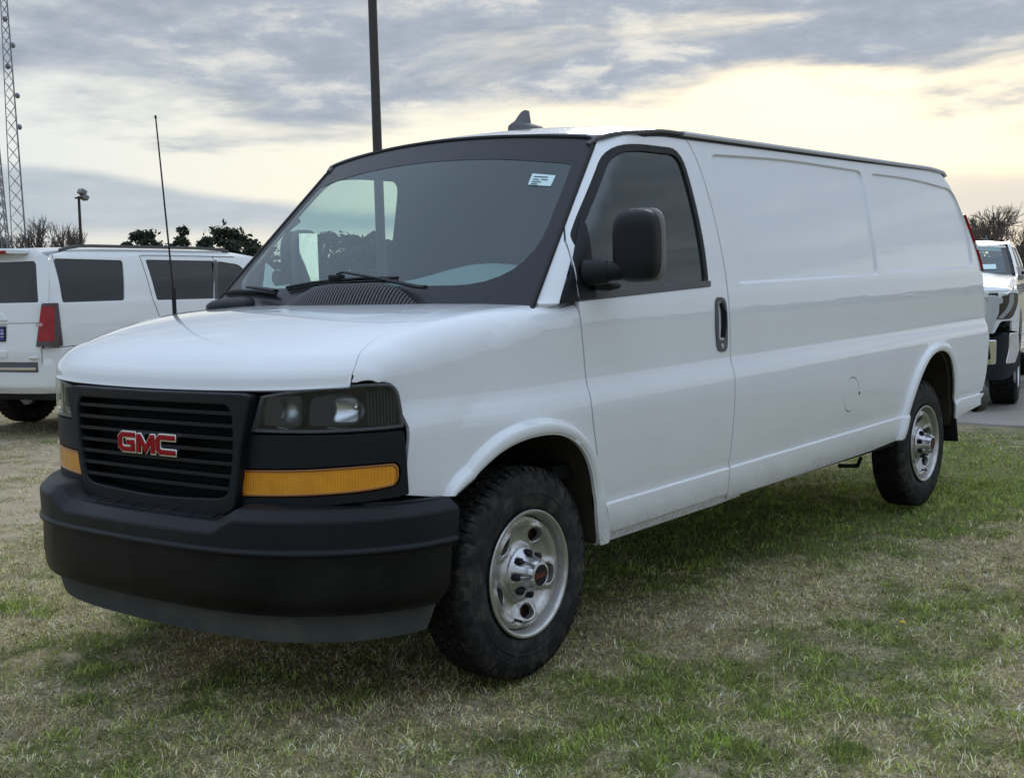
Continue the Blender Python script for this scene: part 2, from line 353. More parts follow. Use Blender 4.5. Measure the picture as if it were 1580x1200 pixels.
def patch_data(outline,fn,step=.03,holes=(),lines=(),flange=.014,ins=.0025,edge=.0018,center=(2,0,1.0),scale=(1,1),sgn=None,hflange=None):
    sc=np.array(scale,float)
    O=resample(inset(resample(outline,step*.6),ins)*1.0,step*.6) if ins else resample(outline,step*.6)
    if area2(O)<0: O=O[::-1]
    H=[]
    for h in holes:
        h=resample(h,step*.6)
        if area2(h)<0: h=h[::-1]
        if ins: h=inset(h,-ins)
        H.append(h)
    pts=[]; edges=[]; 
    def loop(P,closed=True):
        k=len(pts); pts.extend(map(tuple,P)); n=len(P)
        for i in range(n if closed else n-1): edges.append((k+i,k+(i+1)%n))
    loop(O)
    for h in H: loop(h)
    for L in lines:
        L=resample(np.array(L,float),step*.8,closed=False); ok=inside(O,L)&(pdist(O,L)>.002)
        for h in H: ok&=~inside(h,L); ok&=pdist(h,L)>.002
        i=0
        while i<len(L):
            if ok[i]:
                j=i
                while j+1<len(L) and ok[j+1]: j+=1
                if j>i: loop(L[i:j+1],False)
                i=j+1
            else: i+=1
    lo=O.min(0); hi=O.max(0)
    gx=np.arange(lo[0]+step/2,hi[0],step/sc[0]); gy=np.arange(lo[1]+step/2,hi[1],step/sc[1])
    G=np.stack(np.meshgrid(gx,gy),-1).reshape(-1,2)
    if len(G):
        G[:,0]+=(np.round((G[:,1]-lo[1])/step)%2)*step*.5
        ok=inside(O,G)&(pdist(O,G)>step*.35)
        for h in H: ok&=~inside(h,G)&(pdist(h,G)>step*.35)
        G=G[ok]; pts.extend(map(tuple,G))
    v,e,f,_,_,_=delaunay_2d_cdt([Vector(p) for p in pts],edges,[],0,1e-6)
    V=np.array([(q[0],q[1]) for q in v]); T=np.array([t for t in f if len(t)==3])
    c=V[T].mean(1); ok=inside(O,c)
    for h in H: ok&=~inside(h,c)
    T=T[ok]
    ar=np.abs(np.cross(V[T[:,1]]-V[T[:,0]],V[T[:,2]]-V[T[:,0]])); T=T[ar>1e-10]
    P=fn(V[:,0],V[:,1]); e=6e-4
    du=fn(V[:,0]+e,V[:,1])-fn(V[:,0]-e,V[:,1]); dv=fn(V[:,0],V[:,1]+e)-fn(V[:,0],V[:,1]-e)
    N=np.cross(du,dv); N/=np.maximum(np.linalg.norm(N,axis=1,keepdims=True),1e-12)
    if sgn is None:
        sgn=1 if np.sum(N*(P-np.array(center)))>0 else -1
    N*=sgn
    if sgn<0: T=T[:,::-1]
    a=np.cross(V[T[:,1]]-V[T[:,0]],V[T[:,2]]-V[T[:,0]])*sgn; bad=a<0; T[bad]=T[bad][:,::-1]
    Vs=[P]; Ns=[N]; Fs=[tuple(t) for t in T]; base=len(P)
    def ring(L,hole,fl):
        nonlocal base
        Q=fn(L[:,0],L[:,1]); du=fn(L[:,0]+e,L[:,1])-fn(L[:,0]-e,L[:,1]); dv=fn(L[:,0],L[:,1]+e)-fn(L[:,0],L[:,1]-e)
        n=np.cross(du,dv); n/=np.maximum(np.linalg.norm(n,axis=1,keepdims=True),1e-12); n*=sgn
        tg=np.roll(Q,-1,0)-np.roll(Q,1,0); tg/=np.maximum(np.linalg.norm(tg,axis=1,keepdims=True),1e-12)
        out=np.cross(tg,n)*sgn*(-1 if hole else 1); out/=np.maximum(np.linalg.norm(out,axis=1,keepdims=True),1e-12)
        # outward must point away from polygon
        A=Q; B=Q+out*edge-n*edge; Cc=B-n*fl; m=len(L)
        nb=(n+out); nb/=np.maximum(np.linalg.norm(nb,axis=1,keepdims=True),1e-9)
        Vs.extend([A,B,B,Cc]); Ns.extend([n,nb,out,out])
        fl_=(sgn>0)^hole
        for i in range(m):
            j=(i+1)%m
            for (r0,r1) in ((0,1),(2,3)):
                q=(base+r0*m+i,base+r1*m+i,base+r1*m+j,base+r0*m+j); Fs.append(q if fl_ else q[::-1])
        base+=4*m
    if flange>0:
        ring(O,False,flange)
        for h in H: ring(h,True,hflange if hflange is not None else flange)
    return np.vstack(Vs),np.vstack(Ns),Fs
def np_mesh(name,V,N,Fs):
    me=bpy.data.meshes.new(name); me.from_pydata(V.tolist(),[],Fs); me.update()
    me.polygons.foreach_set('use_smooth',[True]*len(me.polygons))
    if N is not None and len(me.vertices)==len(N): me.normals_split_custom_set_from_vertices([tuple(n) for n in N])
    return me
def patch(name,outline,fn,m,parent,mirror=False,**k):
    props=k.pop('props',{}); 
    V,N,Fs=patch_data(outline,fn,**k)
    o=link(name,np_mesh(name,V,N,Fs),m,parent,**props); r=[o]
    if mirror is not False:
        V2=V*[1,-1,1]; N2=N*[1,-1,1]
        o2=link(name,np_mesh(name,V2,N2,[f[::-1] for f in Fs]),m,mirror if mirror is not True else parent,**props); r.append(o2)
    return r if len(r)>1 else o
def off(fn,d,center=(2,0,1.0)):
    def g(u,v):
        u=np.asarray(u,float); v=np.asarray(v,float); e=1e-3; P=fn(u,v); n=np.cross(fn(u+e,v)-fn(u-e,v),fn(u,v+e)-fn(u,v-e))
        n/=np.maximum(np.linalg.norm(n,axis=-1,keepdims=True),1e-12); s=1 if np.sum(n*(P-np.array(center)))>0 else -1
        return P+n*s*d
    return g
import numpy as np
PI=np.pi
def lerp_tab(tab):
    xs=np.array([t[0] for t in tab],float); ys=np.array([t[1] for t in tab],float)
    h=np.diff(xs); d=np.diff(ys)/h; m=np.zeros(len(xs)); m[0]=d[0]; m[-1]=d[-1]
    for i in range(1,len(xs)-1):
        if d[i-1]*d[i]<=0: m[i]=0
        else:
            w1=2*h[i]+h[i-1]; w2=h[i]+2*h[i-1]; m[i]=(w1+w2)/(w1/d[i-1]+w2/d[i])
    def f(x):
        x=np.clip(np.asarray(x,float),xs[0],xs[-1]); i=np.clip(np.searchsorted(xs,x)-1,0,len(xs)-2)
        t=(x-xs[i])/h[i]; t2=t*t; t3=t2*t
        return (2*t3-3*t2+1)*ys[i]+(t3-2*t2+t)*h[i]*m[i]+(-2*t3+3*t2)*ys[i+1]+(t3-t2)*h[i]*m[i+1]
    return f
def sstep(a,b,x):
    t=np.clip((np.asarray(x,float)-a)/(b-a),0,1); return t*t*(3-2*t)
# half width of the body at height z (rake removed)
Wt=lerp_tab([(.36,.930),(.40,.950),(.44,.964),(.50,.972),(.546,.974),(.551,.974),(.558,.964),(.60,.969),(.70,.979),(.82,.987),(.92,.990),(.955,.987),(.985,.978),(1.02,.965),(1.045,.960),(1.12,.958),(1.22,.957),(1.32,.951),(1.40,.941),(1.50,.925),(1.60,.905),(1.70,.883),(1.80,.859),(1.90,.832),(1.98,.808),(2.06,.78)])
RAKE=.0105
def ws_edge(z):            # windscreen side edge, x as a function of z
    return .775+(np.asarray(z,float)-1.968)*(.775-.15)/(1.968-1.335)
xrear=lerp_tab([(.3,4.93),(.6,5.0),(.8,5.04),(1.15,5.05),(1.4,5.02),(1.7,4.90),(1.9,4.78),(2.0,4.68),(2.1,4.55)])
def W(x,z):
    x=np.asarray(x,float); z=np.asarray(z,float)
    w=Wt(z-RAKE*np.maximum(x,-.2))
    w=w-.055*np.clip((.15-x)/.75,0,1.3)**2
    d=(x-ws_edge(z))*.68
    k=sstep(1.28,1.36,z)
    w=w-k*7.0*np.clip(.10-d,0,.16)**2
    r=.10; t=np.clip((x-(xrear(z)-r))/r,0,.999)
    return w-r*(1-np.sqrt(1-t*t))
def side(x,z): return np.stack([np.asarray(x,float),-W(x,z),np.asarray(z,float)],-1)
# nose plan curve: setback of the front face as a function of |y|
setback=lerp_tab([(0,0),(.25,.003),(.45,.013),(.58,.032),(.68,.062),(.76,.102),(.82,.146),(.87,.198),(.90,.25),(.92,.30),(.93,.36)])
XF=-.835
def fade(u): return 1-sstep(XF,.15,u)
ztop=lerp_tab([(-.90,1.03),(-.835,1.081),(-.828,1.118),(-.80,1.16),(-.76,1.195),(-.70,1.226),(-.6,1.26),(-.45,1.297),(-.25,1.328),(-.1,1.342),(0,1.348),(.3,1.358),(.5,1.36)])
crown=lerp_tab([(-.84,-.022),(-.76,.0),(-.65,.02),(-.3,.03),(.4,.03)])
rad=lerp_tab([(-.84,.03),(-.78,.06),(-.6,.10),(-.2,.12),(.2,.08),(.4,.05)])
def section(u):
    u=np.asarray(u,float); cr=crown(u); r=rad(u); zt=ztop(u)
    zc=zt-cr-r
    for _ in range(5):
        w=W(u,np.minimum(zc,1.30)); yc=w-r; ye=yc
        sg=np.arctan(2*cr*ye/.81); ye=yc+r*np.sin(sg)
        zc=zt-cr*(ye/.9)**2-r*np.cos(sg)
    return r,yc,zc,ye,sg,zt,cr
def clip_s(u,v):
    """front clip: u runs back from the nose, v is the height on the flank and goes on over the shoulder"""
    u=np.asarray(u,float); v=np.asarray(v,float)
    r,yc,zc,ye,sg,zt,cr=section(u)
    th=np.clip((v-zc)/r,0,PI/2-sg); L=r*(PI/2-sg)
    y1=W(u,np.minimum(v,zc)); z1=np.minimum(v,zc)
    dy=W(u,np.minimum(zc,1.30))
    y2=yc+r*np.cos(th)+(W(u,zc)-dy)*(1-th/(PI/2)); z2=zc+r*np.sin(th)
    y3=ye-(v-zc-L); z3=zt-cr*(y3/.9)**2
    y=np.where(v<=zc,y1,np.where(v<=zc+L,y2,y3)); z=np.where(v<=zc,z1,np.where(v<=zc+L,z2,z3))
    x=u+setback(np.abs(y))*fade(u)
    return np.stack([x,-y,z],-1)
def hood_s(u,y):          # the top surface, |y| up to the shoulder
    u=np.asarray(u,float); y=np.asarray(y,float)
    r,yc,zc,ye,sg,zt,cr=section(u)
    a=np.abs(y); ov=np.clip(a-ye,0,None)
    z=zt-cr*(np.minimum(a,ye)/.9)**2
    s=np.clip((a-yc)/r,0,.98)
    zz=np.where(a>ye,zc+r*np.sqrt(1-s*s),z)
    x=u+setback(np.minimum(a,.93))*fade(u)
    return np.stack([x,y,zz],-1)
# windscreen: u = -1..1 across, t = 0..1 bottom to top
def shield(u,t):
    u=np.asarray(u,float); t=np.asarray(t,float)
    z0=1.29+.685*t
    xe=ws_edge(z0); we=.893-.145*(z0-1.335)/.633
    bow=.16-.07*t
    x=xe-bow*(1-np.abs(u)**2.2); z=z0+(.045*t)*(1-u*u)
    return np.stack([x,-u*we,z],-1)
zroof=lerp_tab([(.55,1.985),(.68,2.015),(.8,2.045),(1.0,2.078),(1.4,2.105),(2.2,2.125),(3.2,2.135),(4.2,2.13),(4.8,2.10),(5.0,2.06)])
def roof_s(x,y):
    x=np.asarray(x,float); y=np.asarray(y,float)
    a=np.abs(y)/.80
    edge=2.032+.0035*x-.075*(1-sstep(.55,1.25,x))-.03*sstep(4.3,4.9,x)
    zc=zroof(x); z=zc+(edge-zc)*(a**2.6)
    z=np.where(a>1,edge-(a-1)*.9*.8,z)
    return np.stack([x,y,z],-1)
def plan_curve(fx,ys):
    ys=np.array(ys,float); xs=fx(ys); s=np.concatenate([[0],np.cumsum(np.hypot(np.diff(xs),np.diff(ys)))])
    return lambda q:(np.interp(q,s,xs),np.interp(q,s,ys)), s[-1]
_ny=np.concatenate([np.linspace(0,.85,120),np.linspace(.852,.9295,120)])
def _pc(off):
    x=setback(_ny)+XF; y=_ny.copy()
    k=np.linspace(0,1,40)[1:]; x=np.concatenate([x,x[-1]+.25*k]); y=np.concatenate([y,y[-1]+.012*k])
    for _ in range(3):
        xx=np.convolve(np.pad(x,6,'edge'),np.ones(13)/13,'valid'); yy=np.convolve(np.pad(y,6,mode='reflect',reflect_type='odd'),np.ones(13)/13,'valid'); xx[0]=x[0]; yy[0]=0; x,y=xx,yy
    tx=np.gradient(x); ty=np.gradient(y); l=np.hypot(tx,ty); nx,ny=-ty/l,tx/l
    x=x+nx*off; y=y+ny*off; y[0]=0
    s=np.concatenate([[0],np.cumsum(np.hypot(np.diff(x),np.diff(y)))])
    return s,x,y
def make_nose(off,lean=0.0,z0=1.0):
    s_,x_,y_=_pc(off)
    def f(s,z):
        s=np.asarray(s,float); z=np.asarray(z,float); a=np.abs(s)
        return np.stack([np.interp(a,s_,x_)+lean*(z-z0),-np.sign(s)*np.interp(a,s_,y_),z+0*s],-1)
    return f
nose=make_nose(.004)
# ================================================================ THE VAN
def arr(l): return np.array(l,float)
MT['reflsur']=mat('reflector_surround',(.014,.018,.024),.25,coat=.3)
MT['lamphouse']=mat('lamp_housing',(.02,.024,.030),.35,coat=.2)
MT['mrim']=mat('mirror_rim_grey',(.17,.17,.17),.6)
MT['gutterp']=mat('gutter_paint',(.52,.53,.55),.45)
van=thing('cargo_van','long white cargo van with black bumper and grille, nearest vehicle, parked on the grass','van')
FIN=arr([(-0.628,0.715),(-0.600,0.741),(-0.520,0.786),(-0.396,0.826),(-0.273,0.851),(-0.149,0.866),(-0.036,0.873),(0.074,0.872),(0.155,0.860),(0.227,0.833),(0.282,0.796),(0.326,0.746),(0.361,0.681),(0.384,0.603),(0.398,0.516),(0.42,0.412)])
FOUT=arr([(-0.665,0.715),(-0.648,0.760),(-0.615,0.802),(-0.520,0.853),(-0.365,0.898),(-0.177,0.924),(-0.008,0.933),(0.106,0.925),(0.206,0.899),(0.297,0.851),(0.366,0.790),(0.409,0.724),(0.446,0.630),(0.466,0.528),(0.485,0.42)])
RIN=arr([(3.492,0.455),(3.525,0.52),(3.560,0.60),(3.621,0.700),(3.698,0.796),(3.80,0.880),(3.915,0.922),(4.035,0.930),(4.144,0.903),(4.22,0.847),(4.277,0.750),(4.308,0.640),(4.325,0.52),(4.33,.45)])
ROUT=arr([(3.415,0.455),(3.452,0.52),(3.495,0.615),(3.559,0.735),(3.655,0.85),(3.80,0.943),(3.92,0.978),(4.05,0.988),(4.19,0.960),(4.29,0.893),(4.350,0.790),(4.382,0.66),(4.395,0.55),(4.40,.45)])
FINs=arr(spl(FIN,.02)); RINs=arr(spl(RIN,.02)); FOUTs=arr(spl(FOUT,.02)); ROUTs=arr(spl(ROUT,.02))
fl=lerp_tab([(-.2,.55),(0,.62),(.18,.92),(.42,1.0),(.66,.93),(.86,.45),(.97,.06),(1.06,0),(1.3,0)])
def flare(x,z,IN,OUT,amp):
    sh=np.shape(x); Q=np.stack([np.ravel(x),np.ravel(z)],-1)
    di=pdist(IN,Q,False); do=pdist(OUT,Q,False)
    xm=(IN[0,0]+IN[-1,0])/2; 
    full=np.vstack([OUT,[OUT[-1,0],-1],[OUT[0,0],-1]]); ins_=inside(full,Q)
    t=di/np.maximum(di+do,1e-6); t=np.where(ins_,t,1+do/.05)
    return (fl(np.clip(t,0,1.3))*amp).reshape(sh)
P1=rp([(1.598,1.374,.03),(3.204,1.392,.03),(3.228,1.66,.3),(3.272,1.968,.05),(2.34,1.979,.5),(1.585,1.956,.05),(1.546,1.72,.3)])
P2=rp([(3.306,1.401,.03),(4.785,1.424,.05),(4.80,1.66,.25),(4.70,1.92,.10),(4.06,1.962,.5),(3.40,1.962,.05),(3.342,1.696,.3)])
P1r=resample(P1,.03); P2r=resample(P2,.03)
def sd(P,Q): d=pdist(P,Q); return np.where(inside(P,Q),d,-d)
def side2(x,z):
    x=np.asarray(x,float); z=np.asarray(z,float); sh=np.broadcast(x,z).shape; Q=np.stack([np.ravel(x+0*z),np.ravel(z+0*x)],-1)
    w=W(Q[:,0],Q[:,1])
    m=Q[:,1]>1.33
    if m.any():
        dd=np.maximum(sd(P1r,Q[m]),sd(P2r,Q[m])); w[m]-=.012*sstep(-.001,.010,dd)
    m=(Q[:,0]>3.2)&(Q[:,0]<4.6)&(Q[:,1]<1.05)
    if m.any(): w[m]+=flare(Q[m,0],Q[m,1],RINs,ROUTs,.030)
    return np.stack([Q[:,0],-w,Q[:,1]],-1).reshape(sh+(3,))
def clip2(u,v):
    P=clip_s(u,v); u=np.asarray(u,float); v=np.asarray(v,float)
    m=v<1.0
    if m.any():
        P=P.copy(); P[m,1]-=flare(u[m],v[m],FINs,FOUTs,.030)*np.where(u[m]>.2,.25+.75*sstep(.40,.66,v[m]),1); k=sstep(.66,.575,v[m])*sstep(.1,.3,u[m]); P[m,1]-=k*np.clip(.976-W(u[m],v[m]),0,1)
    return P
def zl(zz,x0,x1): return [(x,zz+RAKE*max(x,-.2)) for x in np.linspace(x0,x1,40)]
rock=[zl(q,.3,5.0) for q in (.546,.549,.552,.555,.559,.50,.92,.955,.985,1.02,1.045)]
# --- door
DOORF=[(0.497,0.468),(0.482,0.527),(0.462,0.591),(0.425,0.697),(0.394,0.812),(0.374,0.899),(0.369,0.955),(0.376,0.997),(0.378,1.035),(0.372,1.127),(0.360,1.236),(0.352,1.325),(0.354,1.392),(0.368,1.476),(0.395,1.557)]
DOORT=[(0.430,1.617),(0.542,1.73),(0.672,1.859),(0.785,1.970),(0.855,2.003),(1.097,2.016),(1.309,2.019)]
DOORR=[(1.405,2.010),(1.445,1.93),(1.470,1.80),(1.484,1.656),(1.490,1.499),(1.492,1.356),(1.496,1.171),(1.492,1.07),(1.480,0.973),(1.476,0.887),(1.469,0.744),(1.460,0.629),(1.446,0.546),(1.442,0.46)]
DOOR=arr(DOORF[:1]+spl(DOORF,.03)+DOORT+spl(DOORR,.03)+[(1.435,.452),(.515,.441)])
WIN=rp([(1.314,1.392,.02),(1.330,1.60,.2),(1.322,1.80,.2),(1.308,1.937,.10),(.98,1.936,.3),(.80,1.915,.09),(.66,1.778,.2),(.505,1.628,.02),(.44,1.56,.02),(.45,1.362,.02)])
WINO=inset(resample(WIN,.03),-.024)
d_,dm=patch('front_door',DOOR,side2,'paint',van,mirror=True,step=.035,holes=[WINO],lines=rock,flange=.018,ins=.0034)
gl,gm=patch('window_glass',inset(resample(WIN,.03),-.004),off(side2,-.012),'sideglass',d_,mirror=dm,step=.06,flange=0)
patch('window_seal',WINO,off(side2,-.003),'seal',d_,mirror=dm,step=.02,holes=[WIN],flange=.012,ins=0)
BELT=arr([(.352,1.330),(1.345,1.366),(1.352,1.393),(1.30,1.392),(.47,1.366),(.355,1.362)])
patch('belt_moulding',BELT,off(side2,.004),'trimgrey',d_,mirror=dm,step=.03,flange=.008)
SAIL=arr([(.356,1.334),(.47,1.340),(.474,1.42),(.478,1.52),(.515,1.655),(.505,1.655),(.44,1.575),(.376,1.492),(.356,1.40)])
patch('mirror_base',SAIL,off(side2,.005),'black',d_,mirror=dm,step=.03,flange=.012)
# door handle
HB=rp([(1.372,1.085,.035),(1.462,1.079,.035),(1.472,1.20,.1),(1.462,1.318,.035),(1.372,1.322,.035),(1.358,1.20,.1)])
patch('door_handle',HB,off(side2,.006),'trimgrey',d_,mirror=dm,step=.02,holes=[rp([(1.390,1.135,.02),(1.445,1.133,.02),(1.45,1.22,.05),(1.444,1.298,.02),(1.390,1.300,.02)])],flange=.02,hflange=.004)
for s in (1,-1):
    c_=MB(); y=-s*(float(W(1.42,1.22))-.018)
    c_.box((1.415,y+s*.006,1.22),(.085,.004,.22)); c_.build('handle_recess','dark',d_ if s>0 else dm)
    c_=MB().tube([(1.418,y-s*.020,1.145),(1.424,y-s*.026,1.19),(1.424,y-s*.028,1.25),(1.416,y-s*.018,1.295)],.016,8,flat=.6); c_.build('handle_lever','black',d_ if s>0 else dm)
    c_=MB().lathe([(0,-.002),(.011,-.002),(.012,.0),(.012,.01)],14); c_.v=[(a+1.413,y-s*.027+b*s,c+1.108) for a,b,c in c_.v]; c_.build('door_lock','silver',d_ if s>0 else dm)
# --- side panel behind the door
sp_front=[(x+.006,z) for x,z in spl(DOORR,.03)][::-1]
PANEL=arr([(1.449,.430)]+sp_front+[(1.40,2.026),(2.3,2.032),(3.3,2.042),(4.2,2.046),(4.655,2.03)]+[(float(xrear(z))-.003,z) for z in np.linspace(2.0,.56,28)]+[(4.93,.535),(4.6,.508),(4.405,.492)]+[tuple(p) for p in RINs[::-1] if p[1]>.475]+[(3.47,.462),(3.07,.442),(2.2,.434)])
capc=(2.755,.780); cap_h=[(capc[0]+.098*math.cos(t),capc[1]+.088*math.sin(t)) for t in np.linspace(0,2*math.pi,40,endpoint=False)]
def rings(P,ds): return [np.vstack([q:=inset(resample(P,.03),d),q[:1]]) for d in ds]
flines=[tuple(map(tuple,(1-k)*np.array([ROUTs[int(i)] for i in np.linspace(0,len(ROUTs)-1,60)])+k*np.array([RINs[int(i)] for i in np.linspace(0,len(RINs)-1,60)]))) for k in (-.05,.0,.08,.2,.4,.6,.8,.95)]
sp_,spm=patch('side_panel',PANEL,side2,'paint',van,mirror=True,step=.045,holes=[inset(np.array(cap_h),-.0025)],lines=rock+rings(P1,(-.003,.001,.003,.006,.0085,.012))+rings(P2,(-.003,.001,.003,.006,.0085,.012))+flines,flange=.016)
sp_h=patch('fuel_filler_door',cap_h,side2,'paint',van,step=.03,flange=.006)
cb=MB().box((capc[0],-.968,capc[1]),(.22,.004,.2)); cb.build('fuel_filler_recess','dark',van)
fg=MB().lathe([(0,-.001),(.005,-.001),(.007,0),(.007,.008)],10); fg.v=[(a+capc[0]+.098,b-.985,c+capc[1]) for a,b,c in fg.v]; fg.build('finger_notch','seal',sp_h)
SILL=arr([(.44,.402),(.52,.404),(1.4,.412),(1.60,.418),(1.60,.47),(1.40,.47),(.52,.47),(.44,.45)])
patch('door_sill',SILL,lambda x,z:side(x,z)+np.array([0,.010,0]),'paint',van,mirror=True,step=.05,flange=.05,ins=0)
# --- fender
CUT=[(-.832,.8115),(-.811,.811),(-.753,.793),(-.664,.772),(-.58,.761),(-.457,.752),(-.309,.742),(-.092,.722),(.12,.700)]
def v_of(u,y):
    r,yc,zc,ye,sg,zt,cr=section(u); w=W(u,zc); dy=W(u,min(float(zc),1.30))
    if y<ye: return float(zc+r*(PI/2-sg)+(ye-y))
    return float(zc+r*math.acos(min(1,max(-1,(y-yc)/r))))
cuts=spl(CUT,.006)
# nose side of the shoulder: keep a short land beside the lamp
FFR=[(-.812,1.110),(-.797,1.107),(-.780,1.100),(-.766,1.083),(-.756,1.040),(-.774,.99),(-.788,.93),(-.795,.852),(-.793,.742)]
v0=v_of(-.815,.811)
FEND=arr([(u,v_of(u,y)) for u,y in cuts if u>-.8325]+[(.345,v_of(.345,.70))]+[(.345,1.36),(.3475,1.325)]+[(x-.008,z) for x,z in spl(DOORF,.03)[::-1] if z<1.32]+[(.492,.440),(.485,.412)]+[tuple(p) for p in FINs[::-1]]+[(-.70,.722)]+[tuple(p) for p in spl(FFR[::-1],.006)]+spl([(-.812,1.1085),(-.822,1.1085),(-.8275,1.113),(-.8305,1.124),(-.832,1.140)],.002)[1:])
fl2=[tuple(map(tuple,(1-k)*np.array([FOUTs[int(i)] for i in np.linspace(0,len(FOUTs)-1,60)])+k*np.array([FINs[int(i)] for i in np.linspace(0,len(FINs)-1,60)]))) for k in (-.05,.0,.08,.2,.4,.6,.8,.95)]
patch('front_fender',FEND,clip2,'paint',van,mirror=True,step=.03,lines=fl2+[[(u,1.09),(u,1.21)] for u in (-.827,-.82,-.811,-.80,-.785)]+[zl(q,-.8,.5) for q in (.546,.5495,.553,.559,.92,.955,.985,1.02,1.045)],flange=.014,ins=0)
# --- pillar foot and its black corner
PIL=arr([(.158,1.328),(.238,1.326),(.303,1.405),(.368,1.484),(.392,1.557),(.424,1.607)]+[(float(ws_edge(z))+.002,z) for z in np.linspace(1.60,1.34,10)])
patch('windscreen_pillar',PIL,side,'paint',van,mirror=True,step=.03,flange=.016)
TRI=arr([(.243,1.330),(.349,1.330),(.350,1.392),(.364,1.472)])
patch('pillar_corner_cover',TRI,off(side,.004),'black',van,mirror=True,step=.03,flange=.01)
# --- hood
def hb(y): return -.10+.20*(abs(y)/.75)**2
HC=[(u,y-.004) for u,y in cuts]
HOOD=arr([(XF,-y) for y in np.linspace(-.806,.806,40)]+[(u,-y) for u,y in HC if u>-.83]+[(hb(y),y) for y in np.linspace(-.70,.70,30)]+[(u,y) for u,y in HC[::-1] if u>-.83])
hl=[[(u,y) for y in np.linspace(-.8,.8,60)] for u in (-.8335,-.832,-.830,-.827,-.823,-.818,-.81,-.80,-.788,-.775,-.76,-.74)]
patch('hood',HOOD,hood_s,'paint',van,step=.035,lines=hl,flange=.012,ins=0)
# --- dark backing under all gaps
BK=arr([(.2,.98),(.2,1.30),(.35,1.33),(.36,1.50),(.80,1.96),(.9,1.985),(2,2.0),(4.60,2.0)]+[(float(xrear(z))-.05,z) for z in np.linspace(1.95,.6,14)]+[(4.42,.52)]+[tuple(p) for p in RIN[::-1]][1:-1]+[(3.45,.47),(2.2,.45),(.52,.45),(.51,.62),(.46,.78),(.38,.90),(.22,.96)])
wh=inset(resample(WIN,.03),-.012)
patch('inner_side_wall',BK,lambda x,z:side(x,z)+np.array([0,.022,0]),'headl',van,mirror=True,step=.12,holes=[wh],flange=0,ins=0)
BK2=arr([(-.76,.75),(-.76,1.08),(-.68,1.17),(-.4,1.22),(.2,1.24),(.33,1.2),(.36,.93),(.22,.97),(0,.98),(-.3,.96),(-.55,.89),(-.70,.80)])
patch('fender_liner',BK2,lambda u,v:clip_s(u,v)+np.array([0,.022,0]),'dark',van,mirror=True,step=.08,flange=0,ins=0)
# --- roof
ROOF=arr([(.70,0.0)]+[(.70+.085*(y/.74)**2*1.0,y) for y in np.linspace(.08,.735,10)]+[(.83,.775),(.95,.797)]+[(x,.803) for x in np.linspace(1.1,4.5,20)]+[(4.72,.78),(4.80,.6),(4.84,.3),(4.85,0)])
ROOF=np.vstack([ROOF,(ROOF[::-1]*[1,-1])[1:-1]])
patch('roof',ROOF,roof_s,'paint',van,step=.07,flange=.03,ins=0,scale=(1,1))
patch('headliner',ROOF,lambda x,y:roof_s(x,y)+np.array([.02,0,-.05]),'headl',van,step=.2,flange=0,ins=0)
def gut(x): 
    P=roof_s(x,-.803).reshape(3); return (float(P[0]),float(P[1])-.006,float(P[2])-.004)
for s in (1,-1):
    fr=[( .742,-.742,1.948),(.775,-.755,1.972),(.83,-.782,1.988),(.93,-.802,2.004)]+[gut(x) for x in np.linspace(1.05,1.36,6)]
    fr=[p for p in spl(fr,.04)]
    a=MB().sweep(fr,[(-.014,-.008),(.008,-.008),(.011,.0),(.007,.007),(-.014,.008)]); (a if s>0 else a.mirror_y()).build('drip_moulding','trimgrey',van)
    rr=[gut(x) for x in np.linspace(1.37,4.60,40)]+[(4.68,-.795,2.012)]
    a=MB().sweep(rr,[(-.014,-.010),(.010,-.010),(.014,.0),(.008,.010),(-.014,.012)]); (a if s>0 else a.mirror_y()).build('roof_gutter',MT['gutterp'],van)
    a=MB().sweep([(p[0],p[1]+.006,p[2]-.016) for p in fr[3:]+rr],[(-.012,-.006),(.004,-.005),(.004,.006),(-.012,.006)]); (a if s>0 else a.mirror_y()).build('gutter_seal','seal',van)
# --- windscreen
us=np.linspace(-1,1,31)
SH=arr([(-1,.03)]+[(u,.03) for u in us[1:-1]]+[(1,.03),(1,.3),(1,.6),(.995,.95),(.97,.985)]+[(u,.99) for u in us[::-1][1:-1]]+[(-.97,.985),(-.995,.95),(-1,.6),(-1,.3)])
SHi=rp([(-.95,.165,.2),(0,.160,.5),(.94,.155,.32),(.935,.835,.03),(.5,.862,.1),(0,.872,.3),(-.5,.862,.1),(-.935,.835,.03)],8)
wsn=patch('windscreen',SH,shield,'glass',van,step=.08,flange=0,ins=0)
patch('glass_edge_band',SH,off(shield,.0015),'frit',wsn,step=.05,holes=[SHi],flange=0,ins=0)
P=[tuple(shield(u,t)) for u,t in [(1.004,.02),(1.004,.3),(1.004,.6),(1.004,.94),(.985,.995)]+[(u,1.0) for u in np.linspace(.95,-.95,24)]+[(-.985,.995),(-1.004,.94),(-1.004,.6),(-1.004,.3),(-1.004,.02)]]
MB().tube(P,.010,6).build('windscreen_seal','seal',wsn)
# sticker
def stk(u,v): return off(shield,.004)(u,v)
patch('paper_sticker',arr([(.747,.771),(.872,.761),(.870,.700),(.751,.708)]),stk,'paper',wsn,step=.05,flange=.0005,ins=0)
for k,(a,b,t) in enumerate([(.765,.84,.753),(.765,.80,.738),(.81,.845,.737),(.765,.815,.724),(.765,.80,.712)]):
    patch('sticker_print',arr([(a,t),(b,t-.003),(b,t-.0075),(a,t-.0045)]),off(shield,.0065),'ink',wsn,step=.03,flange=0,ins=0)
